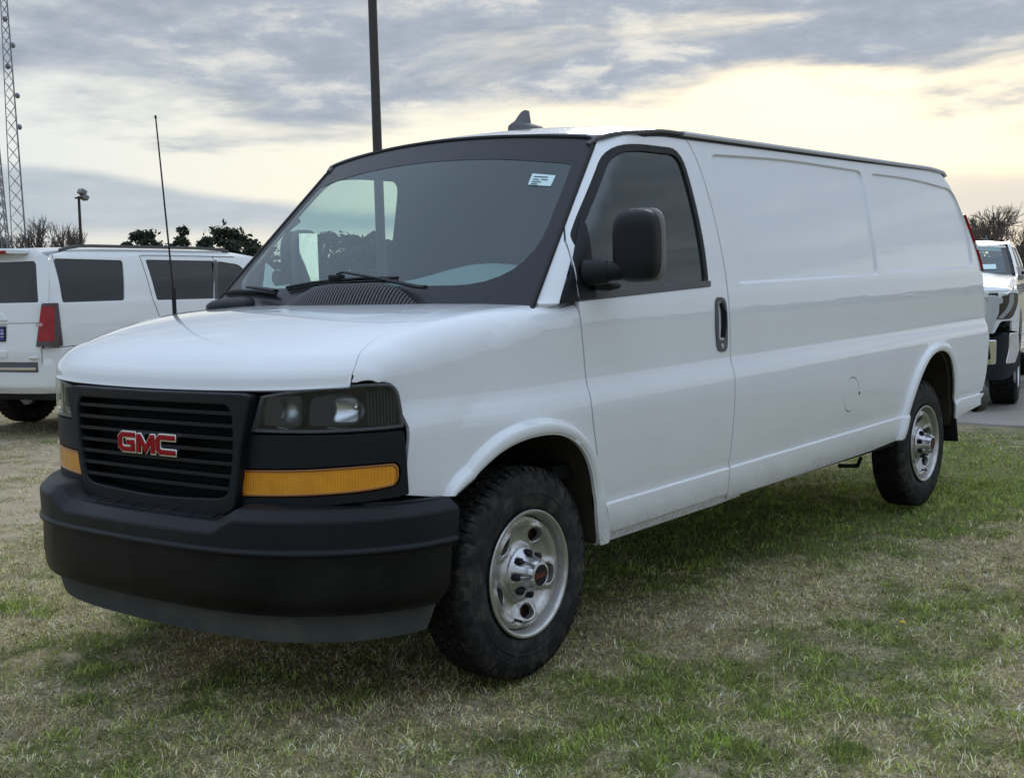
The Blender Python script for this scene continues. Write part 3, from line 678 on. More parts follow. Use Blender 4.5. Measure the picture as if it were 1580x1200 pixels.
# --- cowl
def cowl(u,y):
    u=np.asarray(u,float); y=np.asarray(y,float); a=np.abs(y)
    x=-.13+.20*(a/.75)**2+u*(.14+.02*a); z=1.318+.025*u+0*y
    z=z+.078*np.exp(-((y+.17)/.31)**4)*np.sin(np.clip(u,0,1.1)*2.6)
    return np.stack([x,y,z-.015*(a/.8)**2*0],-1)
patch('cowl_panel',arr([(0,-.78),(1.15,-.78),(1.15,.78),(0,.78)]),cowl,'black',van,step=.05,flange=.01,ins=0,center=(0,0,0))
sl_=MB()
for k in range(44):
    y=.13-k*.0142; kk=1-abs((y+.17)/.33)**2.6
    if kk<=.05: continue
    top=.08+.62*max(0,kk)
    p=[cowl(u,y).reshape(3)+np.array([0,(u-.1)*.015,.006]) for u in np.linspace(.05,top,4)]
    sl_.sweep([tuple(q) for q in p],[(-.003,-.004),(.003,-.004),(.003,.004),(-.003,.004)])
sl_.build('cowl_vent_slats','trimgrey',van,kind='stuff')
# passenger side cowl cover hump seen left of the hood
ellipsoid((.06,.62,1.335),(.13,.13,.042),2.2).build('cowl_end_cover','black',van)
# --- wipers
def sp3(u,t,d): return tuple(off(shield,d)(u,t).reshape(3))
for nm,(bl,ar) in dict(a=([(-.346,.150),(-.161,.172),(-.03,.180),(.124,.184),(.336,.185)],[(.56,.07),(.505,.085),(.266,.142),(.02,.190),(-.03,.192)]),b=([(-.93,.135),(-.8,.142),(-.6,.135),(-.395,.117)],[(-.30,.07),(-.40,.09),(-.62,.118)])).items():
    w_=MB(); w_.tube([sp3(u,t,.018) for u,t in bl],.0075,6); w_.tube([sp3(u,t-.006,.008) for u,t in bl],.004,4)
    wp=w_.build('wiper_blade','seal',van)
    a_=MB(); a_.tube([sp3(u,t+.012,.070-.010*i) for i,(u,t) in enumerate(ar)],[.014,.013,.009,.008,.007][:len(ar)],6,flat=.6); a_.build('wiper_arm','seal',van)
a_=MB(); a_.box(sp3(-.03,.192,.024),(.03,.07,.02)); a_.build('wiper_clip','seal',van,bevel=.005)
# --- door mirrors (the far one is folded back against its window)
def mirror_parts(par,fold,s):
    mc=Vector((.490,-1.118,1.530)); rot=Matrix.Rotation(math.radians(8),3,'Z')
    def done(mb,name,m,p,sm=60):
        out=[]
        for q in mb.v:
            q=Vector(q)
            if fold:
                pv=Vector((.455,-1.02,1.44)); q=Matrix.Rotation(math.radians(72),3,'Z')@(q-pv)+pv+Vector((.20,.015,.02))
            out.append(tuple(q))
        mb.v=out; return (mb if s>0 else mb.mirror_y()).build(name,m,p,smooth=sm)
    mr=ellipsoid(tuple(mc),(.058,.090,.134),3.6,32,22); v=[]
    for q in mr.v:
        d=Vector(q)-mc; k=1-.10*max(0,-d.x/.058); d.y*=k; d.z*=k; v.append(tuple(rot@d+mc))
    mr.v=v; mo=done(mr,'door_mirror','black',par)
    fr=ellipsoid(tuple(mc+Vector((.045,-.003,.002))),(.024,.092,.137),4.2,32,16); v=[]
    for q in fr.v: v.append(tuple(rot@(Vector(q)-mc)+mc))
    fr.v=v; done(fr,'mirror_rim',MT['mrim'],mo)
    x0=mc.x+.0705; g=MB().add([tuple(rot@(Vector(q)-mc)+mc) for q in ((x0,mc.y-.075,1.415),(x0,mc.y+.07,1.415),(x0,mc.y+.07,1.65),(x0,mc.y-.075,1.65))],[(0,1,2,3)])
    done(g,'mirror_glass','chrome',mo)
    ar=MB().tube([(.43,-1.01,1.437),(.455,-1.06,1.44),(.49,-1.11,1.46)],[.034,.033,.030],12,flat=1.1); done(ar,'mirror_arm','black',mo,50)
    ar=MB().tube([(.415,-.94,1.435),(.425,-.985,1.435),(.44,-1.025,1.437)],[.045,.043,.038],14,flat=1.15)
    ar.tube([(.445,-.955,1.385),(.50,-.985,1.383),(.56,-.99,1.385)],[.015,.018,.012],8)
    if not fold: (ar if s>0 else ar.mirror_y()).build('mirror_mount','black',mo,smooth=50)
mirror_parts(van,False,1); mirror_parts(van,True,-1)
# --- nose: lamps
LAMPO=rp([(.521,1.069,.012),(.471,.951,.008),(.745,.952,.1),(1.004,.961,.008),(1.000,1.02,.03),(.985,1.104,.05),(.86,1.106,.1),(.66,1.090,.1)])
nz=make_nose
def nf(off_): return make_nose(off_)
NC=(0,0,.9)
BACK=arr([(.0,.66),(1.06,.66),(1.06,.75),(1.02,1.05),(.96,1.125),(.80,1.120),(0,1.06)]); 
patch('front_panel_back',np.vstack([BACK,(BACK[::-1]*[-1,1])[1:-1]]),nf(-.065),'dark',van,step=.06,flange=0,ins=0,center=NC)
nm=lambda P:(np.array(P)*[-1,1])[::-1]
for s in (1,-1):
    Q=(lambda P:np.array(P,float)) if s>0 else (lambda P:nm(P))
    lamp=patch('headlamp',Q(inset(resample(LAMPO,.02),.002)),nf(-.080),'lamphouse',van,step=.03,flange=0,ins=0,center=NC)
    patch('lens',Q(LAMPO),nf(.006),'lens',lamp,step=.03,flange=.008,center=NC)
    LI=inset(resample(LAMPO,.02),.010)
    patch('lens_rim',Q(LAMPO),nf(.001),mat('lens_rim',(.07,.075,.085),.4),lamp,step=.02,holes=[Q(LI)],flange=.02,center=NC)
    for cs,wd_ in ((.588,.078),(.772,.088)):
        cz=1.020; c0=make_nose(-.046)(s*cs,cz).reshape(3)
        R=rp([(cs-wd_,.972,.02),(cs+wd_-.004,.972,.02 if cs<.7 else .05),(cs+wd_-.002,1.070,.02 if cs<.7 else .05),(cs-wd_*.9,1.066,.03)])
        patch('reflector_surround',Q(R),nf(-.012),'reflsur',lamp,step=.02,holes=[Q(rp([(cs-.01,.985,.015),(cs+wd_-.014,.985,.02),(cs+wd_-.014,1.060,.02),(cs-.006,1.060,.02),(cs+.008,1.02,.02)]))],flange=.02,center=NC)
        # bowl-shaped mirror
        b=MB(); Vv=[];n_=16;m_=7
        for i in range(m_):
            a=i/(m_-1)
            for j in range(n_):
                t=2*math.pi*j/n_; rr=a; sx=math.cos(t)*rr*(wd_*.95); sz=math.sin(t)*rr*.058
                dpt=-.062+.048*rr*rr
                p=make_nose(dpt)(s*(cs+.012+sx),cz+sz).reshape(3); Vv.append(tuple(p))
        Ff=[(i*n_+j,i*n_+(j+1)%n_,(i+1)*n_+(j+1)%n_,(i+1)*n_+j) for i in range(m_-1) for j in range(n_)]
        b.add(Vv,Ff); b.build('reflector','reflector',lamp,smooth=80)
        bb=make_nose(-.045)(s*(cs+.045),1.028).reshape(3)
        if cs>.7: ellipsoid(tuple(bb),(.013,.013,.013),2,12,8).build('bulb_shield','chrome',lamp)
    # ribbed outer section
    r_=MB()
    for k in range(9):
        q=make_nose(-.02)(s*(.872+k*.0105),.972).reshape(3); q2=make_nose(-.02)(s*(.872+k*.0105),1.078).reshape(3)
        r_.tube([tuple(q),tuple(q2)],.0035,6)
    r_.build('lamp_ribs',mat('lamp_rib',(.018,.021,.026),.35,coat=.2),lamp,kind='stuff')
    AM=rp([(.436,.826,.006),(.430,.741,.006),(.675,.753,.1),(.865,.766,.1),(.972,.780,.02),(.984,.800,.02),(.985,.835,.02),(.972,.850,.015),(.868,.847,.1),(.679,.836,.1)])
    PN=rp([(.44,.942,.01),(1.006,.951,.012),(1.012,.86,.1),(1.016,.745,.01),(.70,.718,.1),(.42,.700,.01)])
    patch('lamp_filler_panel',Q(PN),nf(.004),'black',van,step=.035,holes=[Q(inset(resample(AM,.02),-.004))],flange=.03,center=NC)
    ts=patch('turn_signal',Q(AM),nf(.006),'amber',van,step=.03,flange=.014,center=NC)
    patch('turn_signal_rim',Q(inset(resample(AM,.02),-.001)),nf(.0095),mat('amber_rim',(.28,.09,.01),.3,coat=1),ts,step=.02,holes=[Q(inset(resample(AM,.02),.007))],flange=.005,center=NC)
# --- grille
def sur_x(s,z): return make_nose(.0)(s,z)
def bez(d):
    n0=make_nose(d)
    return n0
SO=arr([(0,1.070),(.30,1.072),(.47,1.073),(.502,1.068),(.505,1.055),(.478,.965),(.458,.90),(.440,.80),(.415,.70),(.35,.672),(.2,.662),(0,.660)])
SOf=np.vstack([SO,(SO[::-1]*[-1,1])[1:-1]]); SOf=rp([(a,b,.02) for a,b in SOf],3)
OP=rp([(0,1.043,.1),(.412,1.043,.03),(.432,1.0,.05),(.428,.87,.1),(.395,.742,.04),(.35,.726,.04),(0,.708,.3),(-.35,.726,.04),(-.395,.742,.04),(-.428,.87,.1),(-.432,1.0,.05),(-.412,1.043,.03)])
gr=patch('grille',SOf,nf(.038),'black',van,step=.03,holes=[OP],flange=.055,hflange=.05,edge=.006,center=NC)
patch('grille_back',inset(resample(OP,.03),-.02),nf(-.045),'dark',gr,step=.05,flange=0,ins=0,center=NC)
# inner sloping ring at the bottom
for k in range(7):
    z=1.008-k*.0412; hw=.434-.0*k if k<3 else (.434-.006*(k-2))
    if k==6: hw=.405
    pr=[(.020,.0),(.016,.006),(-.028,.010),(-.028,-.002),(.010,-.006)]
    ss_=np.linspace(-hw,hw,25); P=[tuple(make_nose(.004)(-s,z).reshape(3)) for s in ss_]
    a=MB().sweep(P,pr); a.build('slat','black',gr,smooth=60)
# badge: block letters from strokes
def stroke(pts,w):
    """closed outline round an open polyline with mitred joints"""
    P=np.array(pts,float); L=[];Rr=[]
    for i in range(len(P)):
        d0=P[i]-P[i-1] if i>0 else P[1]-P[0]; d1=P[i+1]-P[i] if i<len(P)-1 else P[-1]-P[-2]
        d0/=np.linalg.norm(d0); d1/=np.linalg.norm(d1); n0=np.array([-d0[1],d0[0]]); n1=np.array([-d1[1],d1[0]]); m=n0+n1; m=m/max(m@m,.45)*2
        e=np.zeros(2)
        if i==0: e=-d1*w*0
        L.append(P[i]+m*w/2); Rr.append(P[i]-m*w/2)
    return np.array(L+Rr[::-1])
GM=[[(.105,.082),(.030,.082),(.014,.068),(.014,.028),(.030,.014),(.092,.014),(.092,.047),(.055,.047)],
    [(.122,.0),(.122,.088),(.138,.088),(.172,.018),(.206,.088),(.222,.088),(.222,0)],
    [(.340,.082),(.258,.082),(.243,.068),(.243,.028),(.258,.014),(.340,.014)]]
for gi,g in enumerate(GM):
    if gi==1: g=[(.130,.006),(.130,.078),(.136,.078),(.172,.020),(.208,.078),(.214,.078),(.214,.006)]
    for (w,d,m_,h) in ((.030,.046,'chrome',.016),(.0165,.050,'red',.006)):
        pts_=[np.array(p,float) for p in g]
        ex=(w-.0165)/2
        a=pts_[0]-pts_[1]; pts_[0]=pts_[0]+a/np.linalg.norm(a)*(ex if m_=='chrome' else 0); a=pts_[-1]-pts_[-2]; pts_[-1]=pts_[-1]+a/np.linalg.norm(a)*(ex if m_=='chrome' else 0)
        o=stroke(pts_,w); o=(o-[.177,.048])*[.93,.74]; o=o+[0,.8935]; o[:,1]=np.clip(o[:,1],.8935-.0365+(.0045 if m_=='red' else 0),.8935+.0365-(.0045 if m_=='red' else 0))
        o[:,0]*=-1
        patch('badge_letter',o*[-1,1],nf(d),m_,gr,step=.03,flange=h,ins=0,edge=.002,center=NC)
# --- bumper
bsb=lerp_tab([(0,0),(.3,.010),(.5,.036),(.65,.086),(.77,.160),(.86,.245),(.915,.318),(.95,.385),(.972,.45),(.983,.52),(.988,.60),(1.0,1.0)])
def bplan(xf,yscale=1.):
    y=np.concatenate([np.linspace(0,.9,80),np.linspace(.905,.988,60)]); x=bsb(y)
    s=np.concatenate([[0],np.cumsum(np.hypot(np.diff(x),np.diff(y)))])
    def f(sv,inn):
        sv=np.asarray(sv,float); a=np.abs(sv); X=np.interp(a,s,x); Y=np.interp(a,s,y); e=.01
        tx=np.interp(a+e,s,x)-np.interp(np.maximum(a-e,0),s,x); ty=np.interp(a+e,s,y)-np.interp(np.maximum(a-e,0),s,y); l=np.hypot(tx,ty)
        nx,ny=-ty/l,tx/l*np.clip(a/.06,0,1)
        return xf+X-nx*inn*1.0,-np.sign(sv)*(Y-ny*inn)*yscale
    return f,s[-1]
bf,BS=bplan(-.985)
BE=BS-.02
low=lambda s: 1-sstep(.40,.52,np.abs(s))      # the step pad dips in the middle
# cross-section param v -> (inward offset, z)
def cover(s,v):
    s=np.asarray(s,float); v=np.asarray(v,float); L=low(s)
    zt=.716-.046*L
    zs=[.572,.576,.586,.594,zt-.036,zt-.028,zt-.004,zt+.002,zt+.010,zt+.014]
    ins_=[.010,.001,.0,.008,.006,.009,.034,.042,.10,.19]
    v=np.clip(v,0,.33)
    kn=np.array([0,.006,.014,.022,.105,.113,.148,.158,.24,.33])
    z=np.zeros(np.broadcast(s,v).shape); i_=np.interp(v,kn,ins_)+0*s
    for k in range(len(kn)-1):
        t=np.clip((v-kn[k])/(kn[k+1]-kn[k]),0,1); a=zs[k]+0*s; b=zs[k+1]+0*s
        z=np.where((v>=kn[k])&(v<=kn[k+1]),a+(b-a)*t,z)
    i_=np.minimum(i_,.19-.15*sstep(.75,1.05,np.abs(s)))
    x,y=bf(s,i_); return np.stack([x+0*v,y+0*v,z],-1)
CV=arr([(-BE,.0),(BE,.0),(BE+.012,.10),(BE+.0,.150),(BE-.10,.19),(.92,.33),(-.92,.33),(-BE+.10,.19),(-BE,.150),(-BE-.012,.10)])
patch('bumper_cover',CV,cover,'black',van,step=.03,lines=[[(s,k) for s in np.linspace(-BE,BE,90)] for k in (.003,.006,.010,.014,.018,.022,.026,.10,.105,.109,.113,.118,.143,.148,.153,.158,.165)],flange=.03,ins=0,center=(0,0,.4))
# step pad pieces between the grille and the bumper's edge
for k in range(7):
    a=-.36+k*.105
    pd=rp([(a+.004,.19,.004),(a+.098,.19,.004),(a+.092,.29,.004),(a-.002,.29,.004)],2)
    patch('step_pad',pd,lambda s,v:cover(s,v)+np.array([0,0,.004]),'black',van,step=.05,flange=.004,ins=0,center=(0,0,.4))
def bar(s,v):
    s=np.asarray(s,float); v=np.asarray(v,float); i_=.014+.008*sstep(.03,.0,v)-.004*np.sin(np.clip(v/.19,0,1)*PI)
    x,y=bf(s,i_); return np.stack([x+0*v,y+0*v,.385+v+0*s],-1)
BB=BE-.02
patch('bumper_bar',arr([(-BB+.06,0),(BB-.06,0),(BB-.02,.06),(BB,.192),(-BB,.192),(-BB+.02,.06)]),bar,'gloss',van,step=.04,flange=.03,ins=0,center=(0,0,.4))
def dam(s,v):
    s=np.asarray(s,float); v=np.asarray(v,float); i_=.050+.25*np.clip(.11-v,0,1)
    x,y=bf(s,i_); return np.stack([x+0*v,y+0*v,.285+v+0*s],-1)
DB=BE-.06
patch('air_dam',arr([(-DB+.14,.02),(-.85,.012),(-.5,.004),(0,.0),(.5,.0),(.9,.0),(DB-.03,.006),(DB,.10),(DB-.3,.105),(0,.11),(-DB,.11),(-DB+.03,.06)]),dam,'dam',van,step=.04,flange=.012,ins=0,center=(0,0,.4))
# --- rear end
def rearf(y,z):
    y=np.asarray(y,float); z=np.asarray(z,float); return np.stack([xrear(z)-.004-.02*(np.abs(y)/.85)**4,y,z+0*y],-1)
RD=arr([(-.86,.56),(.86,.56),(.855,1.0),(.84,1.4),(.80,1.7),(.755,1.92),(.72,2.0),(-.72,2.0),(-.755,1.92),(-.80,1.7),(-.84,1.4),(-.855,1.0)])
for s in (1,-1):
    h=arr([(p[0],p[1]) for p in RD if p[0]*s>0]); h=np.vstack([h,[[s*.004,2.02],[s*.004,.56]]]) if s<0 else np.vstack([h,[[s*.004,2.02],[s*.004,.56]]])
    h=h[np.argsort(np.arctan2(h[:,1]-1.3,h[:,0]-s*.4))]
    wh_=rp([(s*.15,1.42,.03),(s*.70,1.42,.03),(s*.66,1.84,.05),(s*.15,1.84,.03)])
    rd=patch('rear_door',h,rearf,'paint',van,step=.08,holes=[wh_],flange=.02)
    patch('rear_door_glass',inset(resample(wh_,.05),-.01) if area2(wh_)>0 else inset(resample(wh_[::-1],.05),-.01),lambda y,z:rearf(y,z)-np.array([.01,0,0]),'tint',rd,step=.1,flange=0)
MB().box((4.70,0,1.22),(.02,1.35,1.15)).build('rear_inner_panel','dark',van)
for s in (1,-1):
    TL=arr([(float(xrear(z))-.082,z) for z in np.linspace(1.40,1.76,8)]+[(float(xrear(z))-.001,z) for z in np.linspace(1.76,1.40,8)])
    V,N,Fs=patch_data(TL,off(side,.014),step=.02,flange=.02,ins=0)
    if s<0: V=V*[1,-1,1];N=N*[1,-1,1];Fs=[f[::-1] for f in Fs]
    tl=link('tail_light',np_mesh('tail_light',V,N,Fs),'redlens',van)
    TL=arr([(float(xrear(z))-.083,z) for z in np.linspace(1.535,1.585,4)]+[(float(xrear(z))-.0005,z) for z in np.linspace(1.585,1.535,4)])
    V,N,Fs=patch_data(TL,off(side,.016),step=.02,flange=.01,ins=0)
    if s<0: V=V*[1,-1,1];N=N*[1,-1,1];Fs=[f[::-1] for f in Fs]
    link('reverse_light',np_mesh('reverse_light',V,N,Fs),'white',tl)
rb=MB().tube([(4.86,-.925,.565),(4.97,-.93,.565),(5.05,-.90,.565),(5.09,-.82,.565),(5.11,0,.565),(5.09,.82,.565),(5.05,.90,.565),(4.97,.93,.565),(4.86,.925,.565)],[.05,.055,.06,.06,.06,.06,.06,.055,.05],12,flat=1.7)
rb.build('rear_bumper',mat('dusty_dark_chrome',(.022,.022,.022),.5,spec=.3,col2=(.04,.036,.03),mott=.2,mscale=8),van,smooth=60)
for s in (1,-1):
    MB().box((4.365,-s*.90,.49),(.014,.16,.30),Matrix.Rotation(math.radians(-14),3,'Y')).build('mud_flap','seal',van,bevel=.004)
# --- underside, wheel wells, interior
und=MB(); und.box((2.2,0,.44),(3.3,1.80,.05)); und.box((2.2,.45,.36),(4.6,.09,.13)); und.box((2.2,-.45,.36),(4.6,.09,.13)); und.tube([(3.937,-.75,.375),(3.937,.75,.375)],.06); und.tube([(0,-.75,.375),(0,.75,.375)],.05)
und.box((3.0,-.55,.43),(.5,.25,.10)); und.tube([(1.0,.25,.34),(4.4,.3,.33)],.04); und.tube([(3.2,-.72,.33),(3.5,-.70,.29),(3.55,-.7,.33)],.012)
und.box((-.40,0,.58),(.5,1.2,.36)); und.box((4.7,0,.5),(.45,1.6,.1))
und.build('underbody','dark',van)
for s in (1,-1):
    for (xc,IN,z0) in ((0.0,FIN,0),(3.937,RIN,0)):
        Pp=spl([tuple(q) for q in IN],.03)
        if xc<1: Pp=[(float(clip_s(a,b)[...,0]),b) for a,b in Pp]
        cx,cz=(.0,.45) if xc<1 else (3.93,.5)
        ex=lambda x,z,k:(cx+(x-cx)*k,cz+(z-cz)*k if z>cz else z)
        A=[(ex(x,z,1.015)[0],-s*(float(W(min(max(x,-.6),4.8),z))-.004),ex(x,z,1.015)[1]) for x,z in Pp]; B=[(ex(x,z,1.06)[0],-s*.80,ex(x,z,1.06)[1]) for x,z in Pp]; B2=[(ex(x,z,1.06)[0],-s*.50,ex(x,z,1.06)[1]) for x,z in Pp]; C_=[(x,-s*.50,.30) for x,y,z in B2]
        n=len(Pp); fs=[(q*n+i,q*n+i+1,q*n+n+i+1,q*n+n+i) for q in range(3) for i in range(n-1)]
        MB().add(A+B+B2+C_,fs).build('wheel_housing','well',van,smooth=60)
# cabin
cab=MB(); cab.box((1.25,0,.70),(2.0,1.78,.05)); cab.build('cabin_floor','dark',van)
def dashf(u,y):
    u=np.asarray(u,float); y=np.asarray(y,float); x=.08+.62*u+.06*(np.abs(y)/.8)**2; z=1.33+.085*np.sin(u*2.4)+.075*np.exp(-((y+.42)/.30)**2)*sstep(.2,.6,u)-.12*sstep(.75,1,u)-.02*(np.abs(y)/.8)**3
    return np.stack([x,y,z],-1)
patch('dashboard',arr([(0,-.86),(1,-.86),(1,.86),(0,.86)]),dashf,'dash',van,step=.08,flange=.25,ins=0,center=(.4,0,0))
MB().tube([(.66+.185*math.sin(t)*.42,.0-.42*1+.185*math.cos(t),1.26+.185*math.sin(t)) for t in np.linspace(0,2*math.pi,25)],.014,8,cap=False).build('steering_wheel','seal',van)
for yy in (-.42,.42):
    st=MB(); st.box((1.42,yy,.93),(.52,.54,.18)); st.build('seat','seat',van,bevel=.04)
    st=MB(); st.box((1.70,yy,1.28),(.15,.50,.66),Matrix.Rotation(math.radians(12),3,'Y')); so_=st.build('seat_back','seat',van,bevel=.05)
    st=MB(); st.box((1.80,yy,1.70),(.10,.27,.18),Matrix.Rotation(math.radians(12),3,'Y')); st.build('headrest','seat',van,bevel=.04)
MB().box((2.05,0,1.18),(.02,1.58,1.30)).build('bulkhead','dark',van)
MB().tube([(.50,.79,1.50),(.47,.78,1.58),(.50,.77,1.68),(.56,.765,1.72)],.014,8).build('grab_handle','seat',van)
MB().box((.86,0,1.90),(.03,.26,.07)).build('rear_view_mirror','seal',van,bevel=.01)
# antenna mast and roof fin
am=MB().tube([(-.17,.75,1.30),(-.17,.75,1.42)],.009,8); am.tube([(-.17,.75,1.40),(-.215,.752,2.12)],[.0042,.0030],6); am.tube([(-.215,.752,2.118),(-.216,.752,2.13)],.005,6)
am.build('radio_antenna','seal',van)
fb=MB(); 
def fin_sec(x0,x1,z,hw): return [(x0,0,z),(x0*.8+x1*.2,-hw,z),(x1-.02,-hw*.8,z),(x1,0,z),(x1-.02,hw*.8,z),(x0*.8+x1*.2,hw,z)]
S_=[fin_sec(1.165,1.445,2.08,.040),fin_sec(1.175,1.44,2.125,.037),fin_sec(1.20,1.425,2.140,.028),fin_sec(1.222,1.352,2.150,.012),fin_sec(1.272,1.342,2.195,.008),fin_sec(1.298,1.338,2.208,.005)]
fb.v=[p for s_ in S_ for p in s_]; n=6
fb.f=[(i*n+k,i*n+(k+1)%n,(i+1)*n+(k+1)%n,(i+1)*n+k) for i in range(len(S_)-1) for k in range(n)]+[tuple(range(n))[::-1],tuple((len(S_)-1)*n+k for k in range(n))]
fb.build('roof_antenna','trimgrey',van,smooth=40)
# --- wheels
def tyre_meshes(R=.378,wd=.200,rimr=.222,blocks=62):
    h=wd/2
    pr=[(rimr-.012,h*.62),(rimr,h*.80),(rimr+.006,h*.90),(rimr+.020,h*.965),(rimr+.045,h*1.0),(rimr+.060,h*1.0),(rimr+.062,h*1.02),(rimr+.068,h*1.02),(rimr+.070,h*1.0),(R-.055,h*.985),(R-.045,h*.955),(R-.030,h*.90),(R-.018,h*.83),(R-.0115,h*.72),(R-.010,0)]
    pr=pr+[(r,-y) for r,y in pr[::-1][1:]]
    ty=MB().lathe([(r,-y) for r,y in pr],72)
    tr=MB(); n=blocks
    rows=[(-.74,-.50),(-.44,-.19),(-.13,.13),(.19,.44),(.50,.74)]
    for ri,(a,b) in enumerate(rows):
        for k in range(n):
            ph=(k+ (ri%2)*.5)/n*2*math.pi; w0=2*math.pi/n*.36; sk=(.10 if ri in (1,3) else .03)*(1 if ri%2 else -1)
            j=random.uniform(-.05,.05)*w0
            def pt(t,y,r): return (r*math.cos(t),y*h,r*math.sin(t))
            t0=ph-w0+j; t1=ph+w0+j; sh=sk*.25
            o=R-.002 if ri in (0,4) else R
            V=[pt(t0,a,R-.013),pt(t1,a,R-.013),pt(t1+sh,b,R-.013),pt(t0+sh,b,R-.013),pt(t0+.004,a,o),pt(t1-.004,a,o),pt(t1+sh-.004,b,o),pt(t0+sh+.004,b,o)]
            tr.add(V,[(4,5,6,7),(0,1,5,4),(1,2,6,5),(2,3,7,6),(3,0,4,7)])
    for sgn_ in (-1,1):
        for k in range(n):
            ph=(k+.0)/n*2*math.pi; w0=2*math.pi/n*(.34 if k%2 else .28); ln=.050 if k%2 else .034
            V=[]
            for t in (ph-w0,ph+w0):
                for (r,y) in ((R-.012,.73),(R-.003,.755),(R-.012,.83),(R-.016-ln*.5,.915),(R-.012-ln,.965),(R-.014-ln,.90)):
                    V.append((r*math.cos(t),sgn_*y*h*1.012,r*math.sin(t)))
            tr.add(V,[(i,i+1,6+i+1,6+i) for i in range(5)]+[tuple(range(6)),tuple(range(6,12))[::-1]])
    return ty,tr
def rim_mesh(rr=.222,h=.1225):
    """pressed-steel disc with five oval hand holes; y = outwards negative"""
    HN=5
    prof=lerp_tab([(0,-.060),(.075,-.060),(.088,-.056),(.098,-.040),(.115,-.032),(.150,-.040),(.175,-.058),(.190,-.062),(.198,-.040)])
    def f(a,r): a=np.asarray(a,float); r=np.asarray(r,float); return np.stack([r*np.cos(a/ .15),prof(r)-.030+.0*a,r*np.sin(a/.15)],-1)
    # build in cartesian plane instead of polar
    def g(x,z):
        x=np.asarray(x,float); z=np.asarray(z,float); r=np.hypot(x,z); th=np.arctan2(z,x)
        lip=0
        y=prof(np.minimum(r,.198))-.018
        for k in range(HN):
            a=math.radians(72*k+60); cx,cz=.143*math.cos(a),.143*math.sin(a); dx,dz=x-cx,z-cz
            u=dx*math.cos(a)+dz*math.sin(a); v=-dx*math.sin(a)+dz*math.cos(a); d=np.sqrt((u/.030)**2+(v/.042)**2)
            y=y-.012*np.exp(-((d-.95)/.35)**2)*(d<3)+.010*(d<.95)*0
        return np.stack([x,y,z],-1)
    out=arr([(.199*math.cos(t),.199*math.sin(t)) for t in np.linspace(0,2*math.pi,72,endpoint=False)])
    holes=[]
    for k in range(HN):
        a=math.radians(72*k+60); H=[]
        for t in np.linspace(0,2*math.pi,24,endpoint=False):
            u=.0245*math.cos(t); v=.035*math.sin(t)*(1+.22*math.cos(t)); rad_=.143+u
            H.append((rad_*math.cos(a)-v*math.sin(a),rad_*math.sin(a)+v*math.cos(a)))
        holes.append(arr(H))
    V,N,Fs=patch_data(out,g,step=.014,holes=holes,lines=[[(r*math.cos(t),r*math.sin(t)) for t in np.linspace(0,2*math.pi,60)] for r in (.075,.088,.098,.115,.16,.175,.19)],flange=.0,hflange=.018,ins=0,center=(0,1,0))
    # hole thickness
    V2,N2,F2=[],[],[]
    me=np_mesh('rim_disc',V,N,Fs); return me,holes,g
TY,TR=tyre_meshes()
RIM,holes_,rg=rim_mesh()
